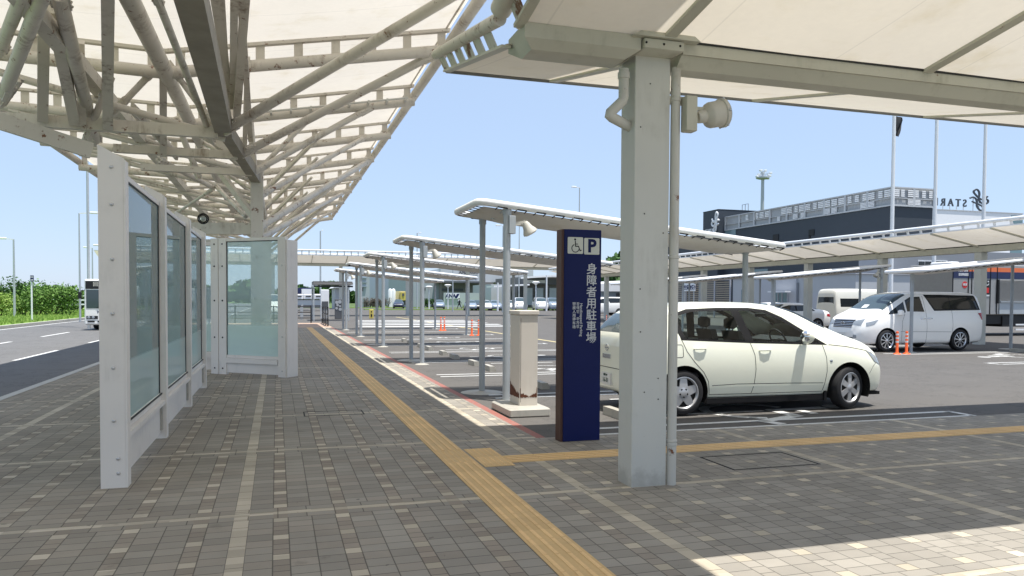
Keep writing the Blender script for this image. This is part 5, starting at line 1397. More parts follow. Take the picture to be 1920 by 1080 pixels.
def on_x(parent, name, mat, X, px0, py0, px1, py1, d=.06):
    a_ = AX(px0, py0, X); b_ = AX(px1, py1, X); mb = MB(); mb.box(X-d, X+.02, min(a_.y, b_.y), max(a_.y, b_.y), min(a_.z, b_.z), max(a_.z, b_.z)); return mb.build(name, mat, parent)
def on_y(parent, name, mat, Y, px0, py0, px1, py1, d=.06):
    a_ = AY(px0, py0, Y); b_ = AY(px1, py1, Y); mb = MB(); mb.box(min(a_.x, b_.x), max(a_.x, b_.x), Y-d, Y+.02, min(a_.z, b_.z), max(a_.z, b_.z)); return mb.build(name, mat, parent)
on_x(DB, 'window', 'black', 47.5, 1450, 440, 1460, 451); on_x(DB, 'window', 'black', 47.5, 1517, 431, 1527, 441); on_x(DB, 'window', 'black', 47.5, 1517, 441.5, 1520, 453)
on_x(DB, 'corner_window', 'teal_glass', 47.5, 1360, 431, 1380, 447)
for (a_, b_) in ((1322, 1352), (1404, 1440)): on_x(DB, 'window', 'teal_glass', 47.5, a_, 506, b_, 515)
# reversed roof letters and emblem
q = text_mb('STARFLYER', .95, .05, .012, spacing=1.55)
q.xf(Matrix.Scale(-1, 4, (1, 0, 0))); mx = max(v.x for v in q.v); pS = AY(1812, 382, 54)
q.xf(Matrix.Translation((pS.x-mx, 54, pS.z))); ltr = q.build('roof_lettering', 'charcoal_wall', DB, recalc=False)
mb = MB()
for k in range(12): mb.bar((pS.x-.3-k*.78, 54.05, 9.1), (pS.x-.3-k*.78, 54.05, pS.z-.2), .05, .05)
mb.build('letter_supports', 'screen_metal', ltr)
mb = script_f(1.9, .075); mb.xf(Matrix.Scale(-1.7, 4, (1, 0, 0))); pE = AY(1836, 375, 54); mb.xf(Matrix.Translation(pE)); em = mb.build('roof_emblem', 'charcoal_wall', DB)
mb = MB()
for k in (-.6, .1, .7): mb.bar((pE.x+k, 54.1, 9.1), (pE.x+k, 54.1, pE.z+.3), .05, .05)
mb.build('emblem_supports', 'screen_metal', em)
mb = MB(); p_ = AX(1403, 395, 52)
for dx in (0, .6, 1.2): mb.bar((52, p_.y+dx, 9.1), (52, p_.y+dx, p_.z+.8), .06, .06)
mb.bar((52, p_.y, p_.z+.8), (52, p_.y+1.2, p_.z+.8), .05, .05); mb.build('roof_antenna', 'galv', DB)
# low annexes in front
AN = thing('annex_building', 'low pale blue-grey annex building in front of the charcoal building', 'building', (43, 52, 0))
zA = AX(1415, 521.5, 39).z
mb = MB(); mb.box(39, 45.5, 44.2, 59.3, -.05, zA); mb.build('wall', 'annex_blue', AN)
mb = MB(); mb.box(38.9, 45.6, 44.1, 59.4, zA, zA+.06); mb.build('parapet_cap', 'annex_pale', AN)
on_x(AN, 'pale_bay', 'annex_pale', 39, 1425, 523, 1494, 600, .12)
w1 = on_x(AN, 'window', 'teal_glass', 38.9, 1451, 549, 1477, 567, .05); on_x(AN, 'awning', 'white_paint', 38.6, 1449, 546, 1482, 548, .5)
mb = MB(); a_ = AX(1451, 558, 38.85); b_ = AX(1477, 558, 38.85)
for t_ in (0, .33, .62, 1): mb.box(38.80, 38.84, a_.y+(b_.y-a_.y)*t_-.04, a_.y+(b_.y-a_.y)*t_+.04, AX(1464, 567, 38.9).z, AX(1464, 549, 38.9).z)
mb.build('frame', 'annex_pale', w1)
on_x(AN, 'door', 'annex_pale', 39, 1524, 551, 1534, 590, .05); on_x(AN, 'narrow_window', 'teal_glass', 39, 1391, 543, 1399, 567, .05)
mb = MB(); p_ = AX(1495, 530, 38.9); mb.box(38.85, 38.98, p_.y-.06, p_.y+.06, 0, p_.z); mb.build('wall_pipe', 'annex_grey', AN)
A2 = thing('annex_building', 'two-tone grey annex with small white framed windows left of the lorry', 'building', (50, 48.5, 0))
zs1 = AY(1740, 527, 47.5).z
mb = MB(); mb.box(44.3, 62, 47.5, 49.9, zs1, 5.6); mb.build('upper_wall', 'annex_grey', A2)
mb = MB(); mb.box(44.3, 62, 47.45, 49.85, -.05, zs1); mb.build('lower_wall', 'annex_pale', A2)
for (a_, b_) in ((1721, 1747), (1754, 1775)):
    fr_ = on_y(A2, 'window', 'white_paint', 47.5, a_, 488, b_, 515, .05); w_ = (b_-a_)/2
    on_y(fr_, 'pane', 'dark_glass', 47.44, a_+1.5, 490, a_+w_-1, 513, .03); on_y(fr_, 'pane', 'dark_glass', 47.44, a_+w_+1, 490, b_-1.5, 513, .03)
LF = thing('louvre_fence', 'brown horizontal louvre fence seen above the roof of the cream hatchback', 'fence', (39, 65, 0))
mb = MB(); y0_, y1_ = 59.6, 75.0
plain('louvre_brown', (.30, .26, .205), .6, var=.2)
for k in range(16): mb.bar((39, y0_, .25+k*.2), (39, y1_, .25+k*.2), .05, .13)
mb.build('slats', 'louvre_brown', LF)
for k in range(7):
    mb = MB(); y_ = y0_+k*(y1_-y0_)/6; mb.box(38.88, 38.96, y_-.07, y_+.07, 0, 3.45); mb.build('post', 'annex_pale', LF)
mb = MB(); mb.box(38.86, 38.98, y0_, y1_, 3.42, 3.52); mb.build('top_rail', 'annex_pale', LF)
a_ = AX(1281.5, 546, 38.6); b_ = AX(1304, 529, 38.6); NB = thing('notice_board', 'white notice board with blue lettering in front of the brown louvre fence', 'sign', (38.6, a_.y, 0))
mb = MB(); mb.box(38.55, 38.62, b_.y, a_.y, a_.z, b_.z); bd = mb.build('board', 'white_paint', NB)
q = text_mb('航空貨物受付', .48, .004, .01); q.xf(Matrix.Translation((38.54, (a_.y+b_.y)/2, (a_.z+b_.z)/2-.1)) @ Matrix.Rotation(R(-90), 4, 'Z')); q.build('lettering', 'navy', bd, recalc=False)
mb = MB(); mb.box(38.56, 38.62, a_.y-.3, a_.y-.2, 0, a_.z); mb.box(38.56, 38.62, b_.y+.2, b_.y+.3, 0, a_.z); mb.build('legs', 'galv', NB)

# ============================================================= flagpoles and lamps
def flagpole(px_, py_, label, flag=False):
    p_ = AY(px_, py_, 38.0); t_ = thing('flagpole', label, 'flagpole', (p_.x, 38.0, 0), 'white flagpoles at the right')
    mb = MB(); mb.tube((p_.x, 38, -.02), (p_.x, 38, 13.2), .13, .10, 14); mb.sphere((p_.x, 38, 13.3), .14, 10); mb.tube((p_.x, 38, 0), (p_.x, 38, .25), .22, .2, 14); mb.build('pole', 'white_paint', t_)
    mb = MB(); mb.tube((p_.x-.16, 38, .9), (p_.x-.13, 38, 13.0), .008, n=6); mb.build('halyard', 'galv', t_)
    if flag:
        rows = []
        for i in range(9):
            z_ = 13.0-i*.14; w_ = .55*(1-i/9)+.08
            rows.append([(p_.x+.12+w_*j/6, 38+.10*math.sin(j*1.3+i*.5), z_-.04*j) for j in range(7)])
        mb = MB(); mb.grid(rows); mb.grid([[(a_+.0, b_+.015, c_) for a_, b_, c_ in r_] for r_ in rows]); f_ = mb.build('flag', 'black', t_, recalc=False)
flagpole(1674.5, 330, 'white flagpole with a limp black flag, leftmost of the three', True); flagpole(1754.5, 330, 'bare white flagpole in the middle of the three'); flagpole(1846, 330, 'bare white flagpole rightmost of the three')
def lamp(px_, ptop, Y, label, h=None, arm=-.9, double=False, r0=.09, cap=False):
    g_ = AY(px_, 560, Y); tp = AY(px_, ptop, Y).z if h is None else h
    t_ = thing('street_lamp', label, 'street lamp', (g_.x, Y, 0)); mb = MB(); mb.tube((g_.x, Y, -.15), (g_.x, Y, tp), r0, r0*.6, 10); mb.build('pole', 'galv', t_)
    for a_ in ((arm, -arm) if double else (arm,)):
        mb = MB(); mb.bar((g_.x, Y, tp), (g_.x+a_, Y, tp+.08), .07, .07); mb.cbox(min(g_.x+a_*.5, g_.x+a_*1.2), max(g_.x+a_*.5, g_.x+a_*1.2), Y-.14, Y+.14, tp, tp+.13, .03); mb.build('lamp_head', 'white_paint', t_)
    return t_
lamp(27, 449, 64, 'grey street lamp above the far left bushes', arm=-.9); lamp(150, 400, 58, 'tall grey street lamp just left of the bus', arm=1.3, r0=.07)
lamp(174, 465, 90, 'short distant street lamp against the glass screen post', arm=-.7); 
g_ = AY(166.5, 560, 46); t_ = thing('light_mast', 'very tall thick grey mast rising behind the bus', 'mast', (g_.x, 46, 0)); mb = MB(); mb.tube((g_.x, 46, -.15), (g_.x, 46, 16), .075, .055, 14); mb.build('pole', 'galv', t_)
mb = MB(); mb.cbox(g_.x-.9, g_.x+.9, 45.8, 46.2, 15.9, 16.1, .04); mb.build('lamp_head', 'white_paint', t_)
lamp(1085, 352, 75, 'slim street lamp standing above the nearest shelter roof', arm=-.75); lamp(601, 433, 120, 'tall thin pole left of the shelter row', arm=.35, r0=.16)
lamp(943, 424, 90, 'double headed lamp seen between the two nearest shelter roofs', arm=.8, double=True, r0=.14); lamp(973, 412, 110, 'thin lamp post right of the double headed lamp', arm=-1.1, r0=.1); lamp(782, 437, 110, 'thin lamp post above the second shelter roof', arm=.5, r0=.12)
lamp(849, 500, 95, 'thin pole above the third shelter roof', arm=.3, r0=.1)
def globe(px_, ptop, Y, label):
    g_ = AY(px_, ptop, Y); t_ = thing('path_lamp', label, 'street lamp', (g_.x, Y, 0), 'small white path lamps by the far road')
    mb = MB(); mb.tube((g_.x, Y, 0), (g_.x, Y, g_.z), .09, .07, 10); mb.build('pole', 'white_paint', t_)
    mb = MB(); mb.lathe([(.1, -.1), (.22, .05), (.55, .22), (.6, .30), (.3, .42)], g_, n=14); mb.build('lamp_head', 'white_paint', t_)
globe(804.5, 541, 118, 'path lamp left of the silver-blue car'); globe(840, 538, 118, 'path lamp above the airline sign board'); globe(1005, 533, 104, 'path lamp above the parked white vans'); 
g_ = AY(1025, 516, 100); t_ = thing('white_pole', 'plain white pole in front of the distant warehouse left of the blue totem', 'pole', (g_.x, 100, 0)); mb = MB(); mb.tube((g_.x, 100, 0), (g_.x, 100, g_.z), .13, .10, 10); mb.build('pole', 'white_paint', t_)
g_ = AY(933.5, 530, 100); t_ = thing('white_pole', 'plain white pole between the near shelter posts in the distance', 'pole', (g_.x, 100, 0)); mb = MB(); mb.tube((g_.x, 100, 0), (g_.x, 100, g_.z), .13, .10, 10); mb.build('pole', 'white_paint', t_)
# apron floodlight mast
g_ = AY(1430, 345, 190); FM = thing('floodlight_mast', 'tall airport floodlight mast with a ring of lamps behind the dark building', 'mast', (g_.x, 190, 0))
mb = MB(); mb.tube((g_.x, 190, 0), (g_.x, 190, AY(1430, 322, 190).z), .75, .42, 14); mb.build('pole', 'galv', FM)
zc = AY(1430, 333, 190).z
mb = MB(); mb.lathe([(1.0, -.5), (1.9, -.25), (1.9, .1), (1.0, .1)], (g_.x, 190, zc), n=20)
for k in range(12):
    t_ = k*math.pi/6; mb.bar((g_.x+1.5*math.cos(t_), 190+1.5*math.sin(t_), zc), (g_.x+1.5*math.cos(t_), 190+1.5*math.sin(t_), zc+1.1), .06, .06)
mb.path([(g_.x+1.5*math.cos(k*math.pi/8), 190+1.5*math.sin(k*math.pi/8), zc+1.1) for k in range(16)], .05, 6, True)
mb.build('platform', 'galv', FM)
for dx, dz in ((-2.0, .2), (-1.4, .7), (1.6, -.2), (2.2, .6), (2.5, 1.4), (-.8, 2.0), (.7, 2.0)):
    mb = MB(); mb.cbox(g_.x+dx-.38, g_.x+dx+.38, 189.5, 190.2, zc+dz-.25, zc+dz+.25, .05); mb.bar((g_.x+dx, 190, zc+dz), (g_.x+dx*.4, 190, zc+.3), .1, .1); mb.build('floodlight', 'white_paint', FM)

# ============================================================= far side of the road: warehouses
plain('ware_pale', (.36, .40, .42), .7, var=.05, scale=.3); plain('ware_brown', (.22, .21, .20), .7, var=.08, scale=.3); plain('ware_light', (.52, .54, .55), .6, var=.05, scale=.3); plain('ware_dark', (.10, .105, .115), .7, var=.1); plain('pale_fence', (.38, .43, .43), .7, var=.05, scale=.4); plain('blue_grey', (.28, .34, .40), .7, var=.04, scale=.2)
def bld(name, label, loc): return thing(name, label, 'building', loc)
def pbox(mb, px0, px1, pt, Y, depth, pb=None):
    a_ = AY(px0, pt, Y); b_ = AY(px1, pt, Y); z0_ = -.1 if pb is None else AY(px0, pb, Y).z
    mb.box(a_.x, b_.x, Y, Y+depth, z0_, (a_.z+b_.z)/2); return a_, b_
W1 = bld('warehouse', 'pale grey windowless warehouse left of the airline sign board', (30, 170, 0))
mb = MB(); pbox(mb, 766, 832, 511, 160, 30); mb.build('wall', 'ware_pale', W1)
for x0_, y0_ in ((796, 539), (803.5, 538), (796, 559), (804, 559)): on_y(W1, 'window', 'ware_dark', 160, x0_, y0_, x0_+1.8, y0_+6, .1)
W2 = bld('warehouse', 'long light roofed cargo warehouse with dark lettering behind the shelter posts', (60, 165, 0))
mb = MB(); pbox(mb, 826, 1000, 505, 158, 40, 528); mb.build('upper_wall', 'ware_light', W2)
mb = MB(); pbox(mb, 825, 905, 527, 154, 8, 530); mb.build('eave', 'ware_dark', W2)
mb = MB(); pbox(mb, 828, 925, 529, 157, 30); mb.build('wall', 'ware_brown', W2)
q = text_mb('ANA', .95, .05, .03); p_ = AY(869, 511, 157.8); q.xf(Matrix.Translation(p_)); q.build('lettering', 'ware_dark', W2, recalc=False)
q = text_mb('CARGO', .95, .05, .03); p_ = AY(883, 511, 157.8); q.xf(Matrix.Translation(p_)); q.build('lettering', 'ware_dark', W2, recalc=False)
on_y(W2, 'wall_panel', 'ware_dark', 157, 828, 541, 868, 546, .1)
d_o = on_y(W2, 'door', 'white_wall', 157, 906, 547, 921, 560, .12); on_y(d_o, 'door_glass', 'ware_dark', 156.85, 912, 549, 918, 560, .05)
W3 = bld('warehouse', 'brown grey warehouse with a projecting white roof edge behind the parked cars', (66, 140, 0))
mb = MB(); pbox(mb, 921, 948, 533, 138, 14); mb.build('wall', 'ware_light', W3)
mb = MB(); pbox(mb, 984, 1062, 519, 136, 20); mb.build('wall', 'ware_brown', W3)
mb = MB(); a_ = AY(919, 537.5, 133); b_ = AY(1064, 516, 133); mb.bar((a_.x, 133, a_.z), (AY(985, 527, 133).x, 133, AY(985, 534, 133).z), 5, .3); mb.bar((AY(984, 520.5, 133).x, 133, AY(984, 520.5, 133).z), (b_.x+20, 133, b_.z+1.4), 5, .3); mb.build('roof', 'white_wall', W3)
mb = MB(); pbox(mb, 984, 1064, 521, 134, 3, 533); mb.build('eave', 'ware_dark', W3)
for (x0_, x1_) in ((988, 998), (1006, 1018), (1030, 1043)): on_y(W3, 'roller_door', 'ware_pale', 134.4, x0_, 540, x1_, 572, .1)
on_y(W3, 'sign_panel', 'ware_light', 134, 987, 525, 1022, 531, .2); on_y(W3, 'doorway', 'ware_dark', 136, 957, 536, 965, 566, .3); on_y(W3, 'doorway', 'ware_dark', 136, 970, 536, 982, 566, .3)
W4 = bld('warehouse', 'white vaulted building seen between the blue totem and the thick pillar', (58, 95, 0))
mb = MB(); p0, p1 = AY(1122, 523, 92), AY(1176, 523, 92)
n = 14; pr_ = [(p0.x+(p1.x+8-p0.x)*i/n, 92, p0.z-1.1+1.1*math.sin(math.pi*(.12+.6*i/n))) for i in range(n+1)]
mb.prism([(p0.x, 92, p0.z-1.6)]+pr_+[(p1.x+8, 92, p0.z-1.6)], (0, 12, 0)); mb.build('roof', 'white_wall', W4)
mb = MB(); mb.box(p0.x+1, p1.x+7, 93, 103, 0, p0.z-1.6); mb.build('wall', 'blue_grey', W4)
on_y(W4, 'opening', 'ware_dark', 93, 1128, 538, 1174, 546, .1); wf = on_y(W4, 'window', 'ware_dark', 93, 1155, 550, 1164, 562, .1)
FN = thing('site_fence', 'pale green-grey hoarding with a white airline sign board behind the walking person', 'fence', (32, 136, 0))
mb = MB(); pbox(mb, 832, 906, 549, 134, .2); mb.build('panels', 'pale_fence', FN)
a_, b_ = AY(836.5, 560, 133.8), AY(862, 550, 133.8); mb = MB(); mb.box(a_.x, b_.x, 133.8, 133.9, a_.z, b_.z); sb_ = mb.build('sign_board', 'white_paint', FN)
q = text_mb('ANA', .9, .01, .03); q.xf(Matrix.Translation((a_.x+(b_.x-a_.x)*.34, 133.77, (a_.z+b_.z)/2))); q.build('lettering', 'navy', sb_, recalc=False)
mb = MB(); cx = a_.x+(b_.x-a_.x)*.80; cz = (a_.z+b_.z)/2; mb.prism([(cx-.45, 133.78, cz-.38), (cx+.0, 133.78, cz-.38), (cx+.45, 133.78, cz+.38), (cx, 133.78, cz+.38)], (0, .02, 0)); mb.build('logo_stripes', 'navy', sb_)
for px_, l_ in ((731.5, 'white cylindrical silo left of its twin beyond the far road'), (737.8, 'white cylindrical silo right of its twin beyond the far road')):
    p_ = AY(px_, 541, 150); t_ = tag(MB().lathe([(.42, 0), (.42, p_.z-.5), (.3, p_.z-.15), (.05, p_.z)], (p_.x, 150, 0), n=16).build('silo', 'white_paint', loc=(p_.x, 150, 0)), l_, 'silo')
plain('yellow', (.62, .50, .12), .5); plain('yellow_pale', (.62, .55, .32), .6)
YP = thing('yellow_truck', 'yellow crane lorry parked beyond the far road above the dark blue car', 'lorry', (24, 150, 0))
mb = MB(); pbox(mb, 741, 762, 546, 150, 3, 561); mb.build('body', 'yellow_pale', YP); mb = MB(); pbox(mb, 752, 763, 548, 148, 2, 563); yc = mb.build('cab', 'yellow', YP); on_y(yc, 'cab_window', 'ware_dark', 148, 754, 550, 758, 555, .1)
mb = MB(); pbox(mb, 742, 764, 562, 149, 3, 572); mb.build('chassis', 'ware_dark', YP)
# dry shrubs row and racks
plain('twig', (.16, .13, .10), .9, var=.3); plain('box_grey', (.40, .42, .44), .6, var=.06)
# left of the shelters: sheds, containers
CT = thing('container_stack', 'white containers with black vents stacked behind the black railing', 'container', (-4, 110, 0))
for i, x0_ in enumerate((538, 552.5, 570, 589)):
    mb = MB(); a_, b_ = AY(x0_, 561, 100), AY(x0_+16.5, 551.5, 100); mb.cbox(a_.x, b_.x, 100, 103, a_.z, b_.z, .05); c_ = mb.build('container', 'white_wall', CT); on_y(c_, 'vents', 'black', 100, x0_+3, 554.5, x0_+13, 556.5, .06)
mb = MB(); pbox(mb, 536, 610, 562.5, 100.2, 2, 572); mb.build('lower_row', 'ware_light', CT)
mb = MB(); pbox(mb, 536, 608, 572, 99.8, 2.5, 577); mb.build('chassis', 'ware_dark', CT)
D2 = thing('dark_stack', 'pair of dark crates with a white cover above the container row', 'crate', (-2, 108, 0))
mb = MB(); pbox(mb, 540, 551.5, 540, 106, 3, 551); pbox(mb, 557.5, 565, 540, 106, 3, 551); pbox(mb, 557.5, 586, 539.5, 106.5, 3, 541.5); mb.build('crates', 'stripe_navy', D2); mb = MB(); pbox(mb, 565.5, 585, 541.8, 106, 2.5, 551); mb.build('cover', 'white_wall', D2)
SHD = bld('shed', 'small grey shed with a sloping roof behind the ticket machines', (8, 125, 0))
mb = MB(); pbox(mb, 629, 655, 540, 118, 8); mb.build('wall', 'box_grey', SHD); mb = MB(); a_, b_ = AY(624.5, 540, 117), AY(657, 536, 117); mb.prism([(a_.x, 117, a_.z), (b_.x, 117, b_.z-.2), (b_.x, 117, b_.z+.25), (a_.x+.3, 117, a_.z+.25)], (0, 10, 0)); mb.build('roof', 'ware_light', SHD)
CTW = bld('equipment_tower', 'pale lattice-like equipment tower rising behind the third and fourth shelter posts', (13, 140, 0))
mb = MB(); pbox(mb, 672, 693, 514, 140, 6); mb.build('wall', 'ware_pale', CTW); on_y(CTW, 'window', 'ware_dark', 140, 679, 539, 681, 546, .1)
for y_ in (520, 528, 536): on_y(CTW, 'band', 'blue_grey', 140, 677, y_, 687, y_+2, .3)
W5 = bld('warehouse', 'blue-grey warehouse wall in the haze left of the pale warehouse', (22, 200, 0))
mb = MB(); pbox(mb, 693, 768, 517, 200, 30); mb.build('wall', 'blue_grey', W5)
# low parking gate shelter + machines
GSH = thing('gate_shelter', 'brown corrugated low shelter roof on thin posts over the ticket machines', 'shelter', (4, 58, 0))
a_, b_ = AY(588, 527, 55), AY(662, 533, 55)
mb = MB()
for i in range(30): x_ = a_.x+(b_.x-a_.x)*i/30; mb.box(x_, x_+(b_.x-a_.x)/60, 55, 58, a_.z-.06+0, a_.z)
mb.box(a_.x, b_.x, 55, 58, a_.z-.22, a_.z-.07); mb.build('roof', 'ware_brown', GSH); mb = MB(); mb.bar((a_.x, 55.1, a_.z-.35), (b_.x, 55.1, a_.z-.35), .08, .12); mb.build('beam', 'black', GSH)
for x_ in (a_.x+.02, b_.x-.3):
    for y_ in (55.1, 57.8): MB().bar((x_, y_, 0), (x_, y_, a_.z-.25), .08, .08).build('post', 'galv', GSH)
p_ = G(609, 598); PM = thing('ticket_machine', 'white ticket machine pylon with a dark grey screen behind the railing', 'ticket machine', (p_.x, p_.y, 0))
a_, b_ = AY(601.5, 543, p_.y), AY(617, 598, p_.y); mb = MB(); mb.cbox(a_.x, b_.x, p_.y, p_.y+.4, 0, a_.z, .03); pb_ = mb.build('housing', 'white_wall', PM); on_y(pb_, 'screen', 'ware_dark', p_.y, 603.5, 565, 615.5, 577, .04)
p_ = G(634, 598); VM = thing('map_board', 'dark grey information board with pale markings behind the railing', 'sign', (p_.x, p_.y, 0))
a_, b_ = AY(628, 561, p_.y), AY(641, 598, p_.y); mb = MB(); mb.cbox(a_.x, b_.x, p_.y, p_.y+.3, 0, a_.z, .02); vb = mb.build('panel', 'ware_dark', VM)
mb = MB()
for x0_, y0_, r_ in ((631.5, 567, .13), (633, 572, .1), (631, 578, .1), (637, 566, .14), (638, 580, .12), (637.5, 574, .08)): p2 = AY(x0_, y0_, p_.y-.01); mb.lathe([(r_, 0), (r_, .01)], p2, (0, -1, 0), 12)
mb.build('markings', 'box_grey', vb)
p_ = G(566, 599); PB = thing('ticket_post', 'grey ticket pillar with a pointed top behind the black railing', 'ticket machine', (p_.x, p_.y, 0))
a_, b_ = AY(563, 573, p_.y), AY(568.5, 599, p_.y); mb = MB(); mb.prism([(a_.x, p_.y, 0), (b_.x, p_.y, 0), (b_.x, p_.y, a_.z+.15), (a_.x, p_.y, a_.z-.1)], (0, .3, 0)); mb.build('housing', 'box_grey', PB)
p_ = G(696.5, 598); YS = thing('yellow_sign', 'yellow standing notice board between the shelter posts', 'sign', (p_.x, p_.y, 0))
a_, b_ = AY(692.5, 580, p_.y), AY(700.5, 597.5, p_.y); mb = MB(); mb.cbox(a_.x, b_.x, p_.y, p_.y+.12, .03, a_.z, .02); yb_ = mb.build('board', 'yellow', YS); on_y(yb_, 'symbol', 'black', p_.y, 695.5, 583, 697.5, 586, .02); on_y(yb_, 'text_block', 'black', p_.y, 695, 589, 698, 594, .015)
# black railing
RL = thing('railing', 'black tubular railing at the far end of the pavement', 'railing', (1, 49.5, 0))
def rail(pA, pB, n):
    pA = Vector(pA); pB = Vector(pB); mb = MB()
    for z_ in (.32, .68, 1.04): mb.tube(pA+Vector((0, 0, z_)), pB+Vector((0, 0, z_)), .032, n=8)
    mb.build('rails', 'black', RL)
    for i in range(n+1): p_ = pA.lerp(pB, i/n); MB().tube(p_, p_+Vector((0, 0, 1.1)), .042, n=8).build('post', 'black', RL)
rail((-3.6, 50.2, 0), (2.1, 50.2, 0), 5); rail((2.75, 49.4, 0), (2.75, 43.9, 0), 3)
# person pulling a trolley on the far pavement
p0 = Vector((AY(861.5, 577, 122).x, 122, 0))
PR = thing('person', 'person in dark clothes striding left and pulling a suitcase on the far pavement', 'person', tuple(p0))
J = {'hip': (0, 0, .92), 'chest': (-.05, 0, 1.30), 'neck': (-.07, 0, 1.48), 'head': (-.09, 0, 1.62), 'top': (-.09, 0, 1.74), 'kl': (-.26, -.08, .52), 'fl': (-.36, -.08, .08), 'tl': (-.52, -.08, .04), 'kr': (.16, .08, .50), 'fr': (.42, .08, .14), 'tr': (.34, .08, .02), 'el': (.12, -.2, 1.15), 'hl': (.32, -.22, .92), 'er': (-.22, .2, 1.14), 'hr': (-.30, .2, .92), 'sl': (-.04, -.17, 1.40), 'sr': (-.05, .17, 1.40)}
E_ = [('hip', 'chest'), ('chest', 'neck'), ('neck', 'head'), ('head', 'top'), ('hip', 'kl'), ('kl', 'fl'), ('fl', 'tl'), ('hip', 'kr'), ('kr', 'fr'), ('fr', 'tr'), ('chest', 'sl'), ('sl', 'el'), ('el', 'hl'), ('chest', 'sr'), ('sr', 'er'), ('er', 'hr')]
RD = dict(hip=.15, chest=.16, neck=.06, head=.10, top=.07, kl=.075, fl=.05, tl=.04, kr=.075, fr=.05, tr=.04, el=.05, hl=.04, er=.05, hr=.04, sl=.07, sr=.07)
ks = list(J); me = bpy.data.meshes.new('body'); me.from_pydata([J[k] for k in ks], [(ks.index(a_), ks.index(b_)) for a_, b_ in E_], [])
bo_ = bpy.data.objects.new('body', me); COL.objects.link(bo_); md = bo_.modifiers.new('Skin', 'SKIN'); sv = me.skin_vertices[0].data
for i, k in enumerate(ks): sv[i].radius = (RD[k], RD[k])
sv[0].use_root = True; bo_.modifiers.new('Sub', 'SUBSURF').levels = 2; bpy.context.view_layer.update()
dg = bpy.context.evaluated_depsgraph_get(); me2 = bpy.data.meshes.new_from_object(bo_.evaluated_get(dg)); bo_.modifiers.clear(); bo_.data = me2
plain('skin', (.45, .28, .2), .6, var=0); plain('suit', (.02, .022, .03), .8, var=0)
me2.materials.clear(); me2.materials.append(M['suit']); me2.materials.append(M['skin'])
for p_ in me2.polygons: p_.material_index = 1 if p_.center.z > 1.5 else 0; p_.use_smooth = True
bo_.parent = PR
mb = MB(); mb.sphere((p0.x-.075, 122, 1.70), .115, 12, (1, 1, .8)); mb.build('hair', 'black', PR)
mb = MB(); mb.sphere((p0.x-.13, 122, 1.36), .13, 12, (.7, 1, 1.5)); mb.build('shirt', 'white_paint', PR)
SC = thing('suitcase', 'dark wheeled suitcase tilted behind the walking person', 'suitcase', (p0.x+.8, 122, 0))
mb = MB(); mb.bar((p0.x+.55, 122, .38), (p0.x+1.05, 122, .14), .36, .30); mb.build('case', 'suit', SC); mb = MB(); mb.bar((p0.x+.32, 122, .90), (p0.x+.60, 122, .45), .03, .03); mb.build('handle', 'black', SC)
mb = MB(); mb.lathe([(.06, -.15), (.06, .15)], (p0.x+1.05, 122, .06), (0, 1, 0), 10); mb.build('wheels', 'rubber', SC)

# ============================================================= greenery
def leafmat(key, c1, c2):
    a = Mat(key, .7, 0, .2); g = a.pos(); oi = a.t.nodes.new('ShaderNodeObjectInfo'); n = a.noise(3.2, 3, .6); f2 = a.noise(.6, 2)
    a.color(a.scale(a.mix(c1, c2, n), f2*.5 + .75)); a.b.inputs['Transmission Weight'].default_value = 0; M[key] = a.m
leafmat('leaf_dark', (.035, .085, .025), (.08, .15, .04)); leafmat('leaf_mid', (.08, .19, .04), (.19, .30, .07)); leafmat('leaf_light', (.16, .29, .05), (.33, .43, .11)); plain('bark', (.12, .09, .06), .9, var=.3)
def bush(label, x_, y_, z0_, rx, ry, h, mat, n=2600, leaf=.10, seed=1, cat='bush', name='bush', group=None, lobes=9):
    rn = random.Random(seed); t_ = thing(name, label, cat, (x_, y_, z0_), group)
    L_ = [(rn.uniform(-.62, .62)*rx, rn.uniform(-.5, .5)*ry, h*rn.uniform(.32, .72), rn.uniform(.30, .52)) for _ in range(lobes)]
    mb = MB(); vs = []; fs = []
    for _ in range(n):
        lx, ly, lz, lr = rn.choice(L_); u1 = rn.gauss(0, 1); u2 = rn.gauss(0, 1); u3 = rn.gauss(0, 1); q = math.sqrt(u1*u1+u2*u2+u3*u3)+1e-6; k = lr*(rn.random()**.35)*rn.uniform(.85, 1.12)
        c_ = Vector((lx+u1/q*k*rx, ly+u2/q*k*ry, max(.03, lz+u3/q*k*h*.8))); a_ = Vector((rn.gauss(0, 1), rn.gauss(0, 1), rn.gauss(0, .6))).normalized(); b_ = a_.cross(Vector((rn.gauss(0, 1), rn.gauss(0, 1), rn.gauss(0, 1)))).normalized(); s_ = leaf*rn.uniform(.6, 1.5); i = len(vs)
        vs += [c_+a_*s_, c_+b_*s_*.5, c_-a_*s_, c_-b_*s_*.5]; fs.append((i, i+1, i+2, i+3))
    mb.v = [Vector((x_, y_, z0_))+v for v in vs]; mb.f = fs; mb.mi = [0]*len(fs); mb.build('crown', mat, t_, recalc=False)
    mb = MB()
    for lx, ly, lz, lr in L_[:6]: mb.path([(x_+lx*.1, y_+ly*.1, z0_-.1), (x_+lx*.6, y_+ly*.6, z0_+lz*.6), (x_+lx, y_+ly, z0_+lz)], [.05, .035, .015], 6)
    mb.build('trunk', 'bark', t_)
B_ = lambda px_, Y: AY(px_, 560, Y).x
bush('big dark green bush behind the blue road sign', B_(28, 92), 92, 0, 2.7, 2.0, 3.7, 'leaf_dark', 3200, .14, 2)
bush('bright green bush at the left picture edge', B_(-4, 70), 70, 0, 1.7, 1.4, 2.0, 'leaf_light', 2600, .09, 3)
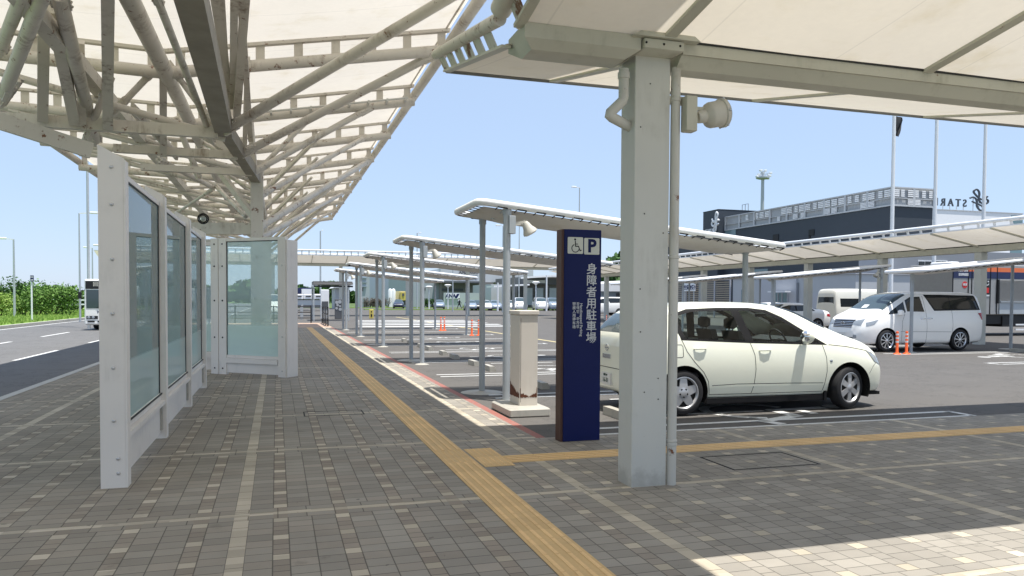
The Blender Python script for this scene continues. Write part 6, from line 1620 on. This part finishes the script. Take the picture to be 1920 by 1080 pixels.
bush('light green shrub just left of the white sign pole', B_(44, 74), 74, 0, 1.1, 1.2, 1.55, 'leaf_light', 2600, .09, 4)
bush('largest mid green bush right of the white sign pole', B_(100, 72), 72, 0, 2.7, 1.8, 2.75, 'leaf_mid', 5200, .10, 5, lobes=13)
bush('low yellow-green bush filling the gap behind the sign pole', B_(72, 76), 76, 0, 1.4, 1.3, 1.9, 'leaf_light', 2600, .10, 6)
bush('distant dark bush between the big bush and the bus', B_(143, 100), 100, 0, 2.2, 2, 1.9, 'leaf_dark', 2400, .16, 7)
for i in range(12):
    bush(f'low wild shrub in the verge, number {i+1} going away', -15.6-(i % 3)*1.3, 40+i*3.3, 0, .9, .8, .55, 'leaf_light' if i % 2 else 'leaf_mid', 420, .07, 30+i, group='low shrubs on the verge')  if False else None
TL = MB()
rn = random.Random(4); vs = []
for i in range(9000):
    x_ = -14.2-abs(rn.gauss(0, 1))*7; y_ = rn.uniform(38, 105); h = rn.uniform(.08, .26)*(1 if rn.random() < .93 else 1.7); a_ = rn.uniform(0, 3.14); w_ = .05+.03*(y_/60); dx, dy = math.cos(a_)*w_, math.sin(a_)*w_
    TL.face([(x_-dx, y_-dy, .015), (x_+dx, y_+dy, .015), (x_+dx*.2+rn.uniform(-.1, .1), y_+dy*.2, h)])
o = TL.build('tall_grass', 'leaf_light', recalc=False); o['label'] = 'unmown bright grass along the verge by the road'; o['category'] = 'grass'; struct(o, 'stuff')
# wooded horizon
def woods(label, x0_, x1_, y_, h, n, seed, leaf=.9):
    rn = random.Random(seed); mb = MB()
    for _ in range(n):
        u = rn.random(); x_ = x0_+(x1_-x0_)*u; top = h*(.55+.30*math.sin(u*37+seed)*math.sin(u*11)+.25*rn.random()); z_ = top*rn.random()**.6; c_ = Vector((x_, y_+rn.uniform(-6, 6), z_)); a_ = Vector((rn.gauss(0, 1), rn.gauss(0, 1), rn.gauss(0, 1))).normalized(); b_ = a_.cross(Vector((rn.gauss(0, 1), rn.gauss(0, 1), rn.gauss(0, 1)))).normalized(); s_ = leaf*rn.uniform(.5, 1.3)
        mb.face([c_+a_*s_, c_+b_*s_, c_-a_*s_, c_-b_*s_])
    o = mb.build('distant_trees', 'leaf_dark', recalc=False); o['label'] = label; o['category'] = 'trees'; struct(o, 'stuff')
woods('low line of distant woods on the left horizon', -220, -20, 330, 5.5, 9000, 1, 1.0)
woods('distant trees behind the container row', -60, 60, 300, 8, 6000, 2, 1.2)
woods('dark trees above the far warehouses', 95, 190, 230, 16, 5000, 3, 1.2)
bush('small green shrub by the far kerb right of the walking person', AY(886, 574, 120).x, 120, 0, 1.6, 1, 1.3, 'leaf_light', 900, .10, 12); bush('green shrub against the blue totem sign at the end of the parked row', AY(1037, 574, 105).x, 105, 0, .8, .8, 1.7, 'leaf_mid', 700, .09, 13)
struct(MB().box(12, 95, 109.5, 111.5, -.01, .10).build('far_grass_strip', 'grass')); struct(MB().box(-4, 12, 131, 136, -.01, .10).build('far_grass_strip', 'grass')); struct(MB().box(12, 60, 131, 133.5, -.01, .10).build('far_grass_strip', 'grass'))
for i in range(9):
    px_ = 683+i*5.2 if i < 8 else 727; bush(f'bare brown shrub {words[min(i,9)]} from the left beyond the far road', AY(px_, 570, 140).x, 140, 0, .9, .7, 2.0, 'twig', 260, .09, 50+i, group='dry shrubs beyond the far road')
for i, px_ in enumerate((795, 803, 811, 818)): bush(f'dark clipped shrub beyond the far road, {words[i]} from the left beside the silver-blue car', AY(px_, 570, 140).x, 140, 0, .8, .7, 1.9, 'leaf_dark', 400, .10, 70+i, group='clipped shrubs beyond the far road')
# guard rail + road sign at the left
GR = thing('guard_rail', 'white horizontal guard rail behind the bushes at the left', 'guard rail', (-20, 95, 0))
mb = MB()
for z_ in (.75, 1.25, 1.7): mb.bar((-45, 98, z_), (-10.5, 98, z_), .10, .16)
mb.build('rails', 'white_paint', GR)
mb = MB()
for k in range(12): mb.bar((-44+k*3, 98.1, 0), (-44+k*3, 98.1, 1.8), .12, .12)
mb.build('posts', 'galv', GR)
p_ = G(60, 602); RS = thing('road_sign', 'small blue square road sign on a white pole among the bushes', 'road sign', (p_.x, p_.y, 0))
MB().tube((p_.x, p_.y, 0), (p_.x, p_.y, AY(60, 516, p_.y).z), .05, n=10).build('pole', 'white_paint', RS)
a_, b_ = AY(56.8, 527.5, p_.y-.08), AY(63.2, 516.5, p_.y-.08); bdn = MB().box(a_.x, b_.x, p_.y-.09, p_.y-.06, a_.z, b_.z).build('board', 'navy', RS)
mb = MB(); w_ = b_.x-a_.x; h_ = b_.z-a_.z
for k, (u0, u1, v0, v1) in enumerate(((.12, .40, .60, .88), (.60, .86, .60, .86), (.15, .42, .12, .35), (.58, .82, .12, .38))): mb.box(a_.x+u0*w_, a_.x+u1*w_, p_.y-.096, p_.y-.091, a_.z+v0*h_, a_.z+v1*h_)
mb.build('symbols', 'sign_text', bdn)
